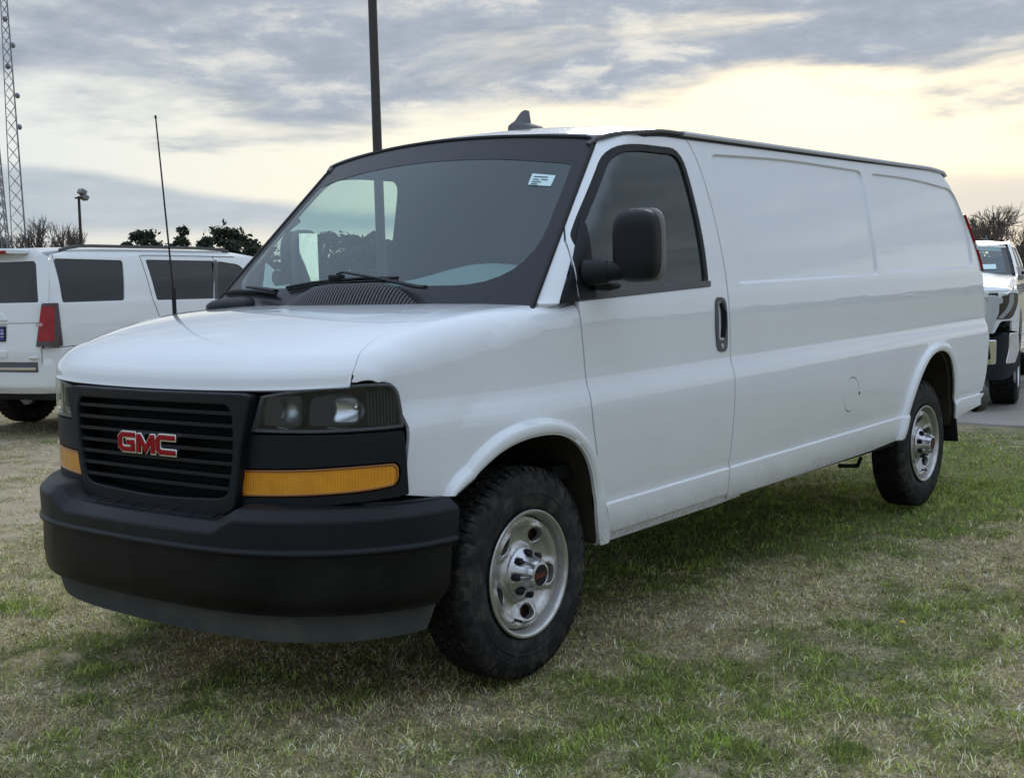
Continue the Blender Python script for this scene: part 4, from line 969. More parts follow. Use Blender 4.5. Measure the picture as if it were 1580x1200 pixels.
def make_wheel(parent,rot):
    w=bpy.data.objects.new('wheel',None); COL.objects.link(w); w.parent=parent; w.empty_display_size=.1
    t_=TY.build('tyre','tyre',w,smooth=40); r_=TR.build('tread_blocks','tread',w,smooth=0,kind='stuff')
    d=link('rim_disc',RIM,'rim',w)
    b=MB().lathe([(.228,-.1000),(.226,-.1045),(.221,-.1055),(.216,-.1035),(.212,-.097),(.208,-.085),(.203,-.055),(.199,-.047),(.197,-.02),(.195,.06),(.19,.08),(.205,.10),(.225,.105)],72); b.build('rim_barrel','rim',w,smooth=50)
    for H in holes_:
        hw=MB()
        n=len(H); A=[tuple(rg(x,z)) for x,z in H]; B=[(x*.99,y+.022,z*.99) for x,y,z in A]
        hw.add(A+B,[(i,(i+1)%n,n+(i+1)%n,n+i) for i in range(n)])
        hw.build('hand_hole_edge','rim',w,smooth=60)
    k=MB().lathe([(0,-.02),(.19,-.02)],40); k.build('brake_disc','rust',w)
    # ribbed hub cap with eight wheel nuts
    N=96; prof=[(.094,-.066),(.093,-.074),(.086,-.082),(.078,-.088),(.0665,-.100),(.058,-.128),(.055,-.140),(.049,-.1465),(.0385,-.1490),(.0375,-.1465),(.037,-.146)]
    V=[];m=len(prof)
    for i in range(N):
        t=2*math.pi*i/N; q=abs(math.sin(4*t)) # 8 lobes
        nt=1-min(1,(q/.72))**3.2
        for j,(r,y) in enumerate(prof):
            k_=1
            if 3<=j<=7: r=r-(.017 if j<6 else .009 if j==6 else .004)*nt; 
            V.append((r*math.cos(t),y,r*math.sin(t)))
    Fs=[(i*m+j,i*m+j+1,((i+1)%N)*m+j+1,((i+1)%N)*m+j) for i in range(N) for j in range(m-1)]
    c=MB().add(V,Fs); c.build('hub_cap','cap',w,smooth=32)
    MB().lathe([(0,-.1478),(.037,-.1474),(.0372,-.14)],32).build('hub_centre','seal',w)
    for q in range(8):
        t=q*math.pi/4; MB().tube([(.0745*math.cos(t),-.075,.0745*math.sin(t)),(.0745*math.cos(t),-.104,.0745*math.sin(t)),(.0745*math.cos(t),-.108,.0745*math.sin(t))],[.0135,.0135,.009],6).build('wheel_nut','seal',w,smooth=0)
    # small red badge on the hub
    for gi,g in enumerate(GM):
        if gi==1: g=[(.126,.0),(.126,.084),(.172,.016),(.218,.084),(.218,0)]
        o=stroke(g,.022)-[.177,.048]; o=o*.17
        MB().prism([tuple(p) for p in o],lambda p:(p[0],-.1492,p[1]),lambda p:(p[0],-.1476,p[1])).build('hub_letter',mat('faded_red',(.16,.035,.025),.6),w)
    # raised sidewall lettering
    for txt,ang,sz in (('FIRESTONE',250,.036),('TRANSFORCE',98,.024)):
        cu=bpy.data.curves.new('sidewall_text','FONT'); cu.body=txt; cu.size=sz; cu.extrude=.0006; cu.align_x='CENTER'; cu.resolution_u=2; cu.space_character=1.25
        tmp=bpy.data.objects.new('sidewall_text',cu); COL.objects.link(tmp)
        dg=bpy.context.evaluated_depsgraph_get(); me=bpy.data.meshes.new_from_object(tmp.evaluated_get(dg)); bpy.data.objects.remove(tmp)
        co=np.empty(len(me.vertices)*3); me.vertices.foreach_get('co',co); co=co.reshape(-1,3)
        r0=.308 if sz>.03 else .314
        up=1 if math.sin(math.radians(ang))>0 else 1
        th=math.radians(ang)-co[:,0]/r0; rr=r0-sz*.35+co[:,1]
        yy=-np.interp(rr,[.28,.30,.335,.36],[.1002,.0997,.098,.092])-.0008-co[:,2]
        co2=np.stack([rr*np.cos(th),yy,rr*np.sin(th)],-1); me.vertices.foreach_set('co',co2.ravel()); me.update()
        link('sidewall_lettering',me,mat('raised_rubber',(.030,.030,.031),.6),w)
    vst=MB().tube([(.165*math.cos(-1.9),-.05,.165*math.sin(-1.9)),(.17*math.cos(-1.9),-.10,.17*math.sin(-1.9))],.005,6); vst.build('tyre_valve','seal',w)
    return w
w0=make_wheel(van,0)
def copy_tree(o,parent=None):
    c=o.copy(); COL.objects.link(c); c.parent=parent
    for ch in list(o.children):
        copy_tree(ch,c)
    return c
w0.location=(0,-.862,.384); w0.rotation_euler=(0,math.radians(0),math.radians(0))
for (x,y,rz,ry) in ((3.937,-.838,0,-30),(0,.848,180,40),(3.937,.838,180,10)):
    c=copy_tree(w0,van); c.location=(x,y,.384); c.rotation_euler=(0,math.radians(ry),math.radians(rz))
# ================================================================ GROUND AND GRASS
def lat(ix,iy,seed):
    n=(ix.astype(np.int64)*374761393+iy.astype(np.int64)*668265263+seed*974711)&0x7fffffff
    n=((n^(n>>13))*1274126177)&0x7fffffff; return ((n^(n>>16))&0xffff)/65535.
def vnoise(x,y,s,seed,oc=4):
    r=np.zeros(np.shape(x)); a=1.;tot=0
    for o in range(oc):
        X=x*s+o*17.3; Y=y*s-o*9.1; ix=np.floor(X); iy=np.floor(Y); fx=X-ix; fy=Y-iy; fx=fx*fx*(3-2*fx); fy=fy*fy*(3-2*fy)
        v=(lat(ix,iy,seed+o)*(1-fx)+lat(ix+1,iy,seed+o)*fx)*(1-fy)+(lat(ix,iy+1,seed+o)*(1-fx)+lat(ix+1,iy+1,seed+o)*fx)*fy
        r+=a*v; tot+=a; a*=.55; s*=2.1
    return r/tot
def blob(x,y,cx,cy,r,sx=1.,ang=0.):
    dx=x-cx; dy=y-cy; c,s=math.cos(ang),math.sin(ang); u=(c*dx+s*dy)/sx; v=-s*dx+c*dy
    return np.exp(-(u*u+v*v)/(r*r))
def green_map(x,y):
    g=.42+.75*(vnoise(x,y,.55,3,4)-.5)+.9*(vnoise(x,y,2.3,9,4)-.5)+1.1*(vnoise(x,y,7.,19,3)-.5)
    g+=.85*blob(x,y,3.2,-.3,.85,2.6,-.10)+.75*blob(x,y,5.6,-.7,1.0,1.7,0)+.30*blob(x,y,.6,-1.75,.55,1.6,.1)+.25*blob(x,y,1.7,-1.9,.45,1.3,.0)+.2*blob(x,y,-1.0,-.9,.6)
    g-=.42*blob(x,y,1.4,-.98,.36,2.6,-.22)+.30*blob(x,y,2.8,-1.6,.4,1.6,0)+.25*blob(x,y,-.4,-.9,.35,1.5,0)
    g-=.25*sstep(0.8,3.0,y)+.22*blob(x,y,-1.0,-.3,.7,1.6,.8)
    return np.clip(g,0,1)
def sand_map(x,y):
    s=.95*(vnoise(x,y,1.1,21,5)-.5)+.9*(vnoise(x,y,5.5,31,4)-.5)-.20
    for cx,cy,r,sx,a in ((3.46,-.74,.16,1.8,.1),(2.6,-.76,.14,1.8,0),(1.82,-1.85,.12,2,.3),(.54,-1.94,.10,1.6,0),(.06,-2.1,.12,2,.4),(.07,-2.5,.22,1.8,.5),(-.86,.8,.16,1.5,.6),(-.44,-1.84,.12,1.8,.4),(4.7,10.1,1.2,2,1.2),(2.65,6.7,.7,2.5,1.0),(1.37,4.75,.5,2,1.0),(.4,3.2,.3,2,1.),(7.3,.2,.5,2.5,1.5)):
        s+=.20*blob(x,y,cx,cy,r*1.5,sx,a)
    s+=.16*sstep(1.5,5,y)
    return np.clip(s*2.6,0,1)
def on_concrete(x,y): return (x>7.35+.10*y)&(x<60)
def gheight(x,y): return .022*(vnoise(x,y,.8,5,3)-.5)+.010*(vnoise(x,y,6.,6,2)-.5)-.012
def ground_mesh():
    g=np.linspace(-1,1,420); k=np.sign(g)*(np.abs(g)**3.2); xs=2.2+k*70; ys=1.0+k*70
    # finer in the middle
    xs=np.concatenate([np.linspace(-90,-6,40),np.arange(-5.95,12,.055),np.linspace(12.2,120,50)]); ys=np.concatenate([np.linspace(-90,-5,40),np.arange(-4.95,12,.055),np.linspace(12.2,120,50)])
    X,Y=np.meshgrid(xs,ys,indexing='ij'); near=(X>-5.9)&(X<11.9)&(Y>-4.9)&(Y<11.9)
    Z=np.where(near,gheight(X,Y),-.012)
    nx,ny=X.shape; V=np.stack([X,Y,Z],-1).reshape(-1,3)
    i=np.arange((nx-1)*(ny-1)); a=(i//(ny-1))*ny+i%(ny-1); Fq=np.stack([a,a+ny,a+ny+1,a+1],-1)
    me=bpy.data.meshes.new('ground'); me.vertices.add(len(V)); me.vertices.foreach_set('co',V.ravel()); me.loops.add(Fq.size); me.loops.foreach_set('vertex_index',Fq.ravel()); me.polygons.add(len(Fq)); me.polygons.foreach_set('loop_start',np.arange(len(Fq))*4); me.update(); me.validate()
    me.polygons.foreach_set('use_smooth',[True]*len(me.polygons))
    at=me.attributes.new('turf','FLOAT_COLOR','POINT'); x,y=X.ravel(),Y.ravel(); G=green_map(x,y); Sd=sand_map(x,y)
    at.data.foreach_set('color',np.stack([G,Sd,0*G,1+0*G],-1).ravel())
    m=bpy.data.materials.new('turf_soil'); m.use_nodes=True; t=NT(m.node_tree)
    A=t.n('ShaderNodeAttribute',attribute_name='turf'); sp=t.n('ShaderNodeSeparateColor',i={0:A.outputs[0]}); geo=t.n('ShaderNodeNewGeometry').outputs['Position']
    n1=t.noise(geo,30,6,.7); n2=t.noise(geo,140,4,.6); n3=t.noise(geo,5,4,.6)
    dry=t.mix(t.ss(n1,.35,.7),(.20,.165,.095),(.42,.36,.225)); gr=t.mix(t.ss(n1,.35,.65),(.095,.10,.04),(.20,.21,.085)); c=t.mix(t.ss(sp.outputs[0],.35,.75),dry,gr)
    sd=t.mix(t.ss(n2,.3,.7),(.34,.27,.18),(.50,.42,.30)); sd=t.mix(t.ss(n3,.45,.75,0.,.7),sd,(.27,.19,.125))
    c=t.mix(t.ss(sp.outputs[1],.35,.85),c,sd); c=t.mix(t.ss(n2,.25,.55,.45,0.),c,(.05,.035,.022))
    bp=t.n('ShaderNodeBump',i={'Strength':.8,'Distance':.01,'Height':t.m('ADD',n1,n2)})
    b=t.n('ShaderNodeBsdfPrincipled',i={'Base Color':c,'Roughness':.95,'Normal':bp.outputs[0],'Specular IOR Level':.15}); t.n('ShaderNodeOutputMaterial',i={0:b.outputs[0]})
    link('ground',me,m,None,kind='structure')
    far=MB().add([(-3000,-3000,-.06),(3000,-3000,-.06),(3000,3000,-.06),(-3000,3000,-.06)],[(0,1,2,3)]); far.build('far_field',mat('field_soil',(.10,.095,.05),.95,col2=(.06,.07,.03),mott=.2,mscale=.02),None,smooth=0,kind='structure')
ground_mesh()
# concrete apron with joints: each slab a piece
apr=MB(); root_c=bpy.data.objects.new('concrete_lot',None); COL.objects.link(root_c); root_c['kind']='structure'
slab=MB().box((0,0,-.06),(3.58,3.58,.14)); 
def cpt(i,j): return (9.2+3.6*i+.36*j,-8.+3.6*j)
sm=slab.build('concrete_slab','concrete',root_c,bevel=.012); first=True
rz=-math.atan(.10)
for i in range(6):
    for j in range(9):
        o=sm if first else sm.copy()
        if not first: COL.objects.link(o)
        first=False; x,y=cpt(i,j); o.location=(x,y,.002+random.uniform(-.004,.004)); o.rotation_euler=(0,0,rz)
def build_grass():
    C0=np.array([-3.4919,-3.6429]); cx,cy=math.cos(YAW),math.sin(YAW)
    # sample positions by distance shells inside a widened view wedge
    Pn=[]
    for (d0,d1,dens,hw) in ((2.6,4.4,15000,.56),(4.4,6.2,10000,.52),(6.2,8.5,5000,.50),(8.5,12,1900,.48),(12,20,650,.47)):
        area=(d1*d1-d0*d0)*hw; n=int(area*dens)
        d=np.sqrt(RNG.uniform(d0*d0,d1*d1,n)); u=RNG.uniform(-hw,hw,n)
        x=C0[0]+d*cx+u*d*cy; y=C0[1]+d*cy-u*d*cx; Pn.append(np.stack([x,y,d],-1))
    P=np.vstack(Pn)
    # sparser all round for other points of view
    n=60000; a=RNG.uniform(-6,11,n); b=RNG.uniform(-5,9,n); P=np.vstack([P,np.stack([a,b,np.full(n,12.)],-1)])
    x,y,d=P.T; G=green_map(x,y); Sd=np.clip(sand_map(x,y),0,.74); tuft=vnoise(x,y,11.,40,2)
    keep=(RNG.random(len(x))>Sd*1.05)&~on_concrete(x-.25,y)&(RNG.random(len(x))<.35+1.1*tuft)
    # under the van the turf is thin but there
    x,y,d,G,tuft=x[keep],y[keep],d[keep],G[keep],tuft[keep]; n=len(x)
    isg=RNG.random(n)<np.clip(G*1.0+.0,0.08,.90)
    lush=np.clip(G-.6,0,1)
    far=np.clip(d/6,1,3.)
    hgt=np.where(isg,RNG.gamma(5,.0038,n)*(1+1.4*lush),RNG.gamma(4,.0044,n))*(.7+.6*tuft); wdt=RNG.uniform(.0010,.0023,n)*np.where(isg,1.15,1.0)*far**.85
    lean=np.where(isg,RNG.uniform(.4,1.8,n),RNG.uniform(.6,2.8,n))
    th=RNG.uniform(0,2*math.pi,n); dx,dy=np.cos(th),np.sin(th); ph=RNG.uniform(0,2*math.pi,n); sx,sy=np.cos(ph)*wdt,np.sin(ph)*wdt
    z0=gheight(x,y)-.002
    L=hgt*lean*.55
    def pt(k,w,f): # fraction along
        return np.stack([x+dx*L*(f**1.6)+k*sx*w,y+dy*L*(f**1.6)+k*sy*w,z0+hgt*(f-.28*np.minimum(lean,2.0)*f*f*.8)],-1)
    V=np.stack([pt(-1,1,0),pt(1,1,0),pt(1,.8,.5),pt(-1,.8,.5),pt(0,0,1)],1)        # n,5,3
    base=np.arange(n)*5
    quads=np.stack([base,base+1,base+2,base+3],-1); tris=np.stack([base+3,base+2,base+4],-1)
    li=np.concatenate([quads,tris],1).ravel(); starts=np.stack([np.arange(n)*7,np.arange(n)*7+4],-1).ravel()
    me=bpy.data.meshes.new('grass'); me.vertices.add(n*5); me.vertices.foreach_set('co',V.ravel()); me.loops.add(len(li)); me.loops.foreach_set('vertex_index',li.astype(np.int32)); me.polygons.add(2*n); me.polygons.foreach_set('loop_start',starts.astype(np.int32)); me.update()
    r=RNG.random((n,1)); r2=RNG.random((n,1)); w=isg[:,None]
    gcol=np.array([.235,.285,.070])*(.55+.95*r)+lush[:,None]*np.array([-.05,.05,-.01])+np.array([.08,.06,.008])*r2*(1-lush[:,None]*.8); dcol=np.array([.86,.72,.40])*(.40+.95*r)+np.array([.04,.016,.0])*r2
    dcol=np.where(r2>.88,np.array([.85,.78,.56])*(.7+.3*r),dcol)
    c=np.where(w,gcol,dcol)*(np.clip(.30+1.45*vnoise(x,y,30.,61,2),.35,1.6)*np.clip(.45+1.1*vnoise(x,y,9.,62,3),.6,1.4))[:,None]; c=np.clip(c,0,.9); col=np.concatenate([np.repeat(c,5,0),np.ones((n*5,1))],1)
    me.attributes.new('tone','FLOAT_COLOR','POINT').data.foreach_set('color',col.ravel())
    m=bpy.data.materials.new('grass_blade'); m.use_nodes=True; t=NT(m.node_tree); A=t.n('ShaderNodeAttribute',attribute_name='tone').outputs[0]
    b=t.n('ShaderNodeBsdfPrincipled',i={'Base Color':A,'Roughness':.65,'Specular IOR Level':.25}); tl=t.n('ShaderNodeBsdfTranslucent',i={0:A}); mx=t.n('ShaderNodeMixShader',i={0:.25,1:b.outputs[0],2:tl.outputs[0]}); t.n('ShaderNodeOutputMaterial',i={0:mx.outputs[0]})
    o=link('grass',me,m,None,kind='stuff'); o['label']='short mixed green and straw coloured turf grass'
    print('grass blades',n)
build_grass()
# leaf litter and weeds: a few low broad-leaf clumps and one yellow flower
wd_=MB(); 
for k in range(260):
    d=RNG.uniform(3.3,8.5); u=RNG.uniform(-.42,.42); x=-3.49+d*math.cos(YAW)+u*d*math.sin(YAW); y=-3.64+d*math.sin(YAW)-u*d*math.cos(YAW)
    z=float(gheight(np.array(x),np.array(y)))
    for q in range(random.randint(4,8)):
        a=random.uniform(0,6.28); r=random.uniform(.006,.015); wv=r*.33; ca,sa=math.cos(a),math.sin(a); h=random.uniform(.006,.022)
        wd_.add([(x,y,z+.003),(x+ca*r*.55-sa*wv,y+sa*r*.55+ca*wv,z+h),(x+ca*r,y+sa*r,z+h*.9),(x+ca*r*.55+sa*wv,y+sa*r*.55-ca*wv,z+h)],[(0,1,2,3)])
wd_.build('weeds',mat('weed_leaf',(.14,.21,.065),.6,col2=(.10,.12,.03),mott=.2,mscale=3),None,smooth=0,kind='stuff')
# ================================================================ WHITE SUV, far left
suv=thing('parked_suv','white SUV with dark windows and red tail light, parked at the far left','suv',(3.44,7.45,0),math.atan2(.197,.98))
q_=.918
def zz_(z): return 1.41+(z-1.41)*q_
SY=lerp_tab([(.3,.05),(.45,.01),(.8,-.005),(1.0,-.01),(1.2,.0),(1.30,.012),(1.36,.03),(1.5,.065),(1.72,.135),(1.80,.165),(1.86,.22)])
def suvs(x,z):
    x=np.asarray(x,float); z=np.asarray(z,float); y=SY(z)+0*x
    t=np.clip((.20-x)/.20,0,.995); y=y+.20*(1-np.sqrt(1-t*t))*.9
    t2=np.clip((x-4.6)/.6,0,1); y=y+.25*t2*t2
    return np.stack([x,y,z+0*x],-1)
def suvm(P): return P
SC=(2.4,.95,.9)
bt=[(.012,.47),(.003,.86),(.045,1.30),(.12,1.60),(.19,1.80)]
def arch_pts(xc,zc,r,n=18,a0=200,a1=-20): return [(xc+r*math.cos(math.radians(a0+(a1-a0)*k/n)),zc+r*math.sin(math.radians(a0+(a1-a0)*k/n))) for k in range(n+1)]
BODY=arr(bt+[(.45,1.845),(1.2,1.855),(3.0,1.845),(3.5,1.78),(4.15,1.32),(5.15,1.12),(5.2,.5)]+arch_pts(4.35,.42,.46)[::-1]+[(3.7,.36),(2.0,.36)]+arch_pts(1.25,.42,.46)[::-1]+[(.6,.45)])
QW=rp([(.185,1.327,.02),(1.03,1.327,.04),(1.16,1.745,.05),(.225,1.76,.03)])
DW=rp([(1.51,1.318,.02),(2.44,1.312,.02),(2.62,1.742,.05),(1.50,1.752,.03)])
FW=rp([(2.50,1.312,.02),(3.42,1.31,.04),(3.05,1.70,.06),(2.67,1.74,.04)])
b_,bm_=patch('body_side',BODY,suvs,'paint2',suv,step=.07,holes=[QW,DW,FW],flange=.02,center=SC,mirror=True) if False else (None,None)
V,N,Fs=patch_data(BODY,suvs,step=.07,holes=[QW,DW,FW],lines=[[(x,z) for x in np.linspace(.02,5.1,60)] for z in (1.0,1.2,1.27,1.30,1.34)],flange=.02,center=SC)
link('body_side',np_mesh('body_side',V,N,Fs),'paint2',suv)
V2=V*[1,-1,1]+[0,1.9,0]; link('body_side',np_mesh('body_side',V2,N*[1,-1,1],[f[::-1] for f in Fs]),'paint2',suv)
for H,nm_ in ((QW,'quarter_window'),(DW,'rear_door_window'),(FW,'front_door_window')):
    for mir in (0,1):
        V,N,Fs=patch_data(inset(resample(H,.04),-.006),off(suvs,-.014,SC),step=.12,flange=0,ins=0,center=SC)
        if mir: V=V*[1,-1,1]+[0,1.9,0]; N=N*[1,-1,1]; Fs=[f[::-1] for f in Fs]
        link(nm_,np_mesh(nm_,V,N,Fs),'tint',suv)
# pillar strip between the door windows
MT['glossblack']=mat('gloss_black_trim',(.012,.012,.014),.15,coat=1)
V,N,Fs=patch_data(arr([(2.44,1.305),(2.50,1.305),(2.67,1.75),(2.62,1.75)]),off(suvs,.004,SC),step=.08,flange=.01,center=SC); link('door_pillar_trim',np_mesh('door_pillar_trim',V,N,Fs),'glossblack',suv)
def gap(pts,name='panel_gap',r=.0035):
    MB().tube([tuple(off(suvs,.0005,SC)(x,z).reshape(3)) for x,z in spl(pts,.06)],r,5).build(name,'seal',suv)
gap([(1.43,1.80),(1.44,1.5),(1.45,1.30),(1.50,1.16),(1.53,.9),(1.62,.78)]); gap([(2.62,1.80),(2.50,1.33),(2.47,1.1),(2.46,.45)]); gap([(.215,1.80),(.20,1.33)]) ; gap([(.03,.895),(.5,.895),(.78,.88)])
gap([(1.46,1.80),(2.0,1.80),(3.0,1.79)])
# lower ledge: bumper shoulder
V,N,Fs=patch_data(arr([(.005,.48),(.003,.885),(.74,.885),(.74,.80),(.80,.70),(.74,.48)]),off(suvs,.018,SC),step=.06,flange=.02,center=SC); link('bumper_corner',np_mesh('bumper_corner',V,N,Fs),'paint2',suv)
# tail light wraps the corner
def rearx(y,z):
    y=np.asarray(y,float); z=np.asarray(z,float); x=np.interp(z,[.3,.86,1.3,1.8,1.9],[.02,.0,.04,.19,.25])-.0+.09*np.clip((.35-y)/.35,0,1)**2*1.0+.09*np.clip((y-1.55)/.35,0,1)**2
    return np.stack([x-.06,y+0*z,z+0*y],-1)
RC=(3,.95,1)
LG=arr([(.14,.49),(.13,.86),(.070,1.32),(.105,1.6),(.145,1.78),(.36,1.87),(.95,1.885),(1.5,1.87),(1.66,1.78),(1.76,1.32),(1.75,.86),(1.76,.49)])
RWn=rp([(.17,1.335,.02),(1.73,1.335,.02),(1.62,1.74,.05),(.28,1.74,.05)]); REC=rp([(.55,.87,.03),(1.30,.87,.03),(1.30,1.13,.02),(.55,1.13,.02)])
lg=patch('liftgate',LG,rearx,'paint2',suv,step=.07,holes=[RWn,REC],flange=.03,center=RC)
patch('rear_window',inset(resample(RWn,.05),-.005),lambda y,z:rearx(y,z)+np.array([.012,0,0]),'tint',lg,step=.1,flange=0,center=RC)
patch('plate_recess',inset(resample(REC,.05),-.01),lambda y,z:rearx(y,z)+np.array([.03,0,0]),'paint2',lg,step=.1,flange=0,center=RC)
pl=patch('licence_plate',rp([(.60,.955,.008),(.90,.955,.008),(.90,1.105,.008),(.60,1.105,.008)]),lambda y,z:rearx(y,z)+np.array([.018,0,0]),'seal',lg,step=.1,flange=.01,center=RC)
patch('plate_face',rp([(.612,.965,.005),(.888,.965,.005),(.888,1.097,.005),(.612,1.097,.005)]),lambda y,z:rearx(y,z)+np.array([.015,0,0]),'bluep',pl,step=.1,flange=.001,center=RC)
def txt(name,s,size,mat_,parent,loc,rot,ext=.001):
    cu=bpy.data.curves.new(name,'FONT'); cu.body=s; cu.size=size; cu.extrude=ext; cu.resolution_u=2
    tmp=bpy.data.objects.new(name,cu); COL.objects.link(tmp); dg=bpy.context.evaluated_depsgraph_get(); me=bpy.data.meshes.new_from_object(tmp.evaluated_get(dg)); bpy.data.objects.remove(tmp)
    o=link(name,me,mat_,parent); o.location=loc; o.rotation_euler=rot; return o
# rear faces -x: text plane y-z, reading from left (+y) to right (-y)
txt('plate_number','101',.065,'white',pl,(-.055,.635,1.085),(math.pi/2,math.pi/2,-math.pi/2))
patch('plate_handle',rp([(.55,1.165,.015),(1.3,1.165,.015),(1.25,1.235,.04),(.62,1.235,.04)]),lambda y,z:rearx(y,z)-np.array([.02,0,0]),'paint2',lg,step=.05,flange=.03,center=RC,edge=.008)
patch('recess_lip',rp([(.55,.80,.03),(1.3,.80,.03),(1.3,.865,.01),(.55,.865,.01)]),lambda y,z:rearx(y,z)-np.array([.012,0,0]),'paint2',lg,step=.05,flange=.02,center=RC,edge=.008)
MB().tube([tuple(rearx(y,1.135).reshape(3)-np.array([.0,0,0])) for y in np.linspace(.14,.55,6)],.003,5).build('liftgate_crease','seal',lg)
MB().box((-.055,.20,.795),(.012,.11,.026)).build('model_badge','chrome',lg,bevel=.003)
patch('chrome_strip',arr([(.18,.675),(1.72,.675),(1.72,.70),(.18,.70)]),lambda y,z:rearx(y,z)-np.array([.022,0,0]),'chrome',suv,step=.1,flange=.02,center=RC)
patch('strip_shadow',arr([(.17,.655),(1.73,.655),(1.73,.755),(.17,.755)]),lambda y,z:rearx(y,z)-np.array([.006,0,0]),'trimgrey',suv,step=.1,flange=.01,center=RC)
rbm=MB().tube([(.62,-.02,.66),(.20,-.03,.66),(.02,.06,.66),(-.05,.22,.66),(-.09,.95,.66),(-.05,1.68,.66),(.02,1.84,.66),(.20,1.93,.66),(.62,1.92,.66)],[.05,.06,.06,.06,.06,.06,.06,.06,.05],14,flat=3.2)
rbm=MB()
def bumpf(s,z):
    s=np.asarray(s,float); z=np.asarray(z,float)
    kx=[.75,.30,.12,.02,-.04,-.085,-.10,-.085,-.04,.02,.12,.30,.75]; ky=[-.022,-.022,-.005,.05,.16,.45,.95,1.45,1.74,1.85,1.905,1.922,1.922]; ks=np.concatenate([[0],np.cumsum(np.hypot(np.diff(kx),np.diff(ky)))]); ks/=ks[-1]
    xx=np.interp(s,ks,kx); yy=np.interp(s,ks,ky); k=.03*sstep(.72,.87,z)+.05*sstep(.52,.42,z)
    return np.stack([xx+k,.95+(yy-.95)*(1-k*.4),z+0*s],-1)
patch('rear_bumper',arr([(0,.44),(1,.44),(1,.74),(.93,.86),(.76,.86),(.74,.64),(.26,.64),(.24,.86),(.07,.86),(0,.74)]),bumpf,'paint2',suv,step=.03,lines=[[(s_,z_) for s_ in np.linspace(.01,.99,60)] for z_ in (.5,.58,.7,.8)],flange=.04,center=(2,.95,.7),scale=(2,1))
MB().box((.35,.95,.42),(.6,1.75,.10)).build('bumper_underside','seal',suv,bevel=.02)
TLs=rp([(.0,.905,.01),(.188,.905,.01),(.155,1.325,.01),(.045,1.325,.02)])
def tlf(s,z): # s: 0 at inner edge on the gate, .2 on the flank
    s=np.asarray(s,float); z=np.asarray(z,float); lean=np.interp(z,[.86,1.33],[0,.035])
    kx=[-.062,-.045,-.01,.05,.14]; ky=[.16,.07,.015,-.016,-.022]; ks=np.array([0,.09,.15,.22,.31])
    q=s/.2*.31; return np.stack([np.interp(q,ks,kx)+lean,np.interp(q,ks,ky)+lean*.3,z+0*s],-1)
tl=patch('tail_light',TLs,tlf,'lensdark',suv,step=.03,flange=.02,center=(1,1,1.1))
patch('tail_lens',rp([(.012,.955,.01),(.125,.955,.02),(.125,1.295,.02),(.045,1.30,.03)]),off(tlf,.003,(1,1,1.1)),'redlens',tl,step=.03,flange=.004,center=(1,1,1.1))
patch('reverse_lens',rp([(.004,1.10,.01),(.055,1.10,.02),(.055,1.135,.02),(.004,1.135,.01)]),off(tlf,.006,(1,1,1.1)),mat('clear_lens',(.45,.30,.30),.2,coat=1),tl,step=.03,flange=.004,center=(1,1,1.1))
V,N,Fs=patch_data(TLs,tlf,step=.03,flange=.02,center=(1,1,1.1)); V=V*[1,-1,1]+[0,1.9,0]; link('tail_light',np_mesh('tail_light',V,N*[1,-1,1],[f[::-1] for f in Fs]),'redlens',suv)
def suvroof(x,y):
    x=np.asarray(x,float); y=np.asarray(y,float); a=np.abs(y-.95)/.80; z=lerp_tab([(.05,1.83),(.3,1.88),(1.2,1.90),(2.6,1.895),(3.3,1.84),(3.6,1.76)])(x)-.045*a**3.0; return np.stack([x,y,z],-1)
patch('roof',rp([(.16,.25,.1),(3.55,.22,.1),(3.55,1.68,.1),(.16,1.65,.1)]),suvroof,'paint2',suv,step=.1,flange=.05,center=(2,.95,1),edge=.01)
# spoiler lip and high brake lamp
MB().sweep([tuple(suvroof(.13,y).reshape(3)+np.array([-.03,0,.0])) for y in np.linspace(.40,1.50,12)],[(-.06,-.02),(.06,-.014),(.06,.010),(-.06,.012)]).build('roof_spoiler','paint2',suv)
MB().box((.045,1.0,1.835),(.03,.8,.035)).build('high_brake_light','redlens',suv,bevel=.006)
for y in (.21,1.69):
    MB().sweep([(.36,y,1.86),(.46,y,1.885),(.62,y,1.905),(.80,y,1.908),(2.4,y,1.905),(2.8,y,1.893),(2.95,y,1.872)],[(-.018,-.032),(.018,-.032),(.018,0),(-.018,0)]).build('roof_rail','trimgrey',suv)
wsf=MB().add([(3.5,.28,1.79),(3.5,1.62,1.79),(4.2,1.72,1.30),(4.2,.18,1.30)],[(0,1,2,3)]); wsf.build('windscreen','tint',suv)
patch('hood',rp([(4.15,.12,.05),(5.2,.2,.2),(5.2,1.7,.2),(4.15,1.78,.05)]),lambda x,y:np.stack([x,y,1.30-.16*(x-4.15)-.05*((y-.95)/.8)**4],-1),'paint2',suv,step=.12,flange=.3,center=(4,.95,0))
MB().box((2.6,.95,.62),(4.9,1.62,.5)).build('underbody','dark',suv)
MB().box((2.2,.95,1.2),(3.4,1.6,.75)).build('dark_interior','dark',suv)
MB().box((1.9,-.03+0,1.02),(.18,.03,.035)).build('door_handle','paint2',suv,bevel=.01)
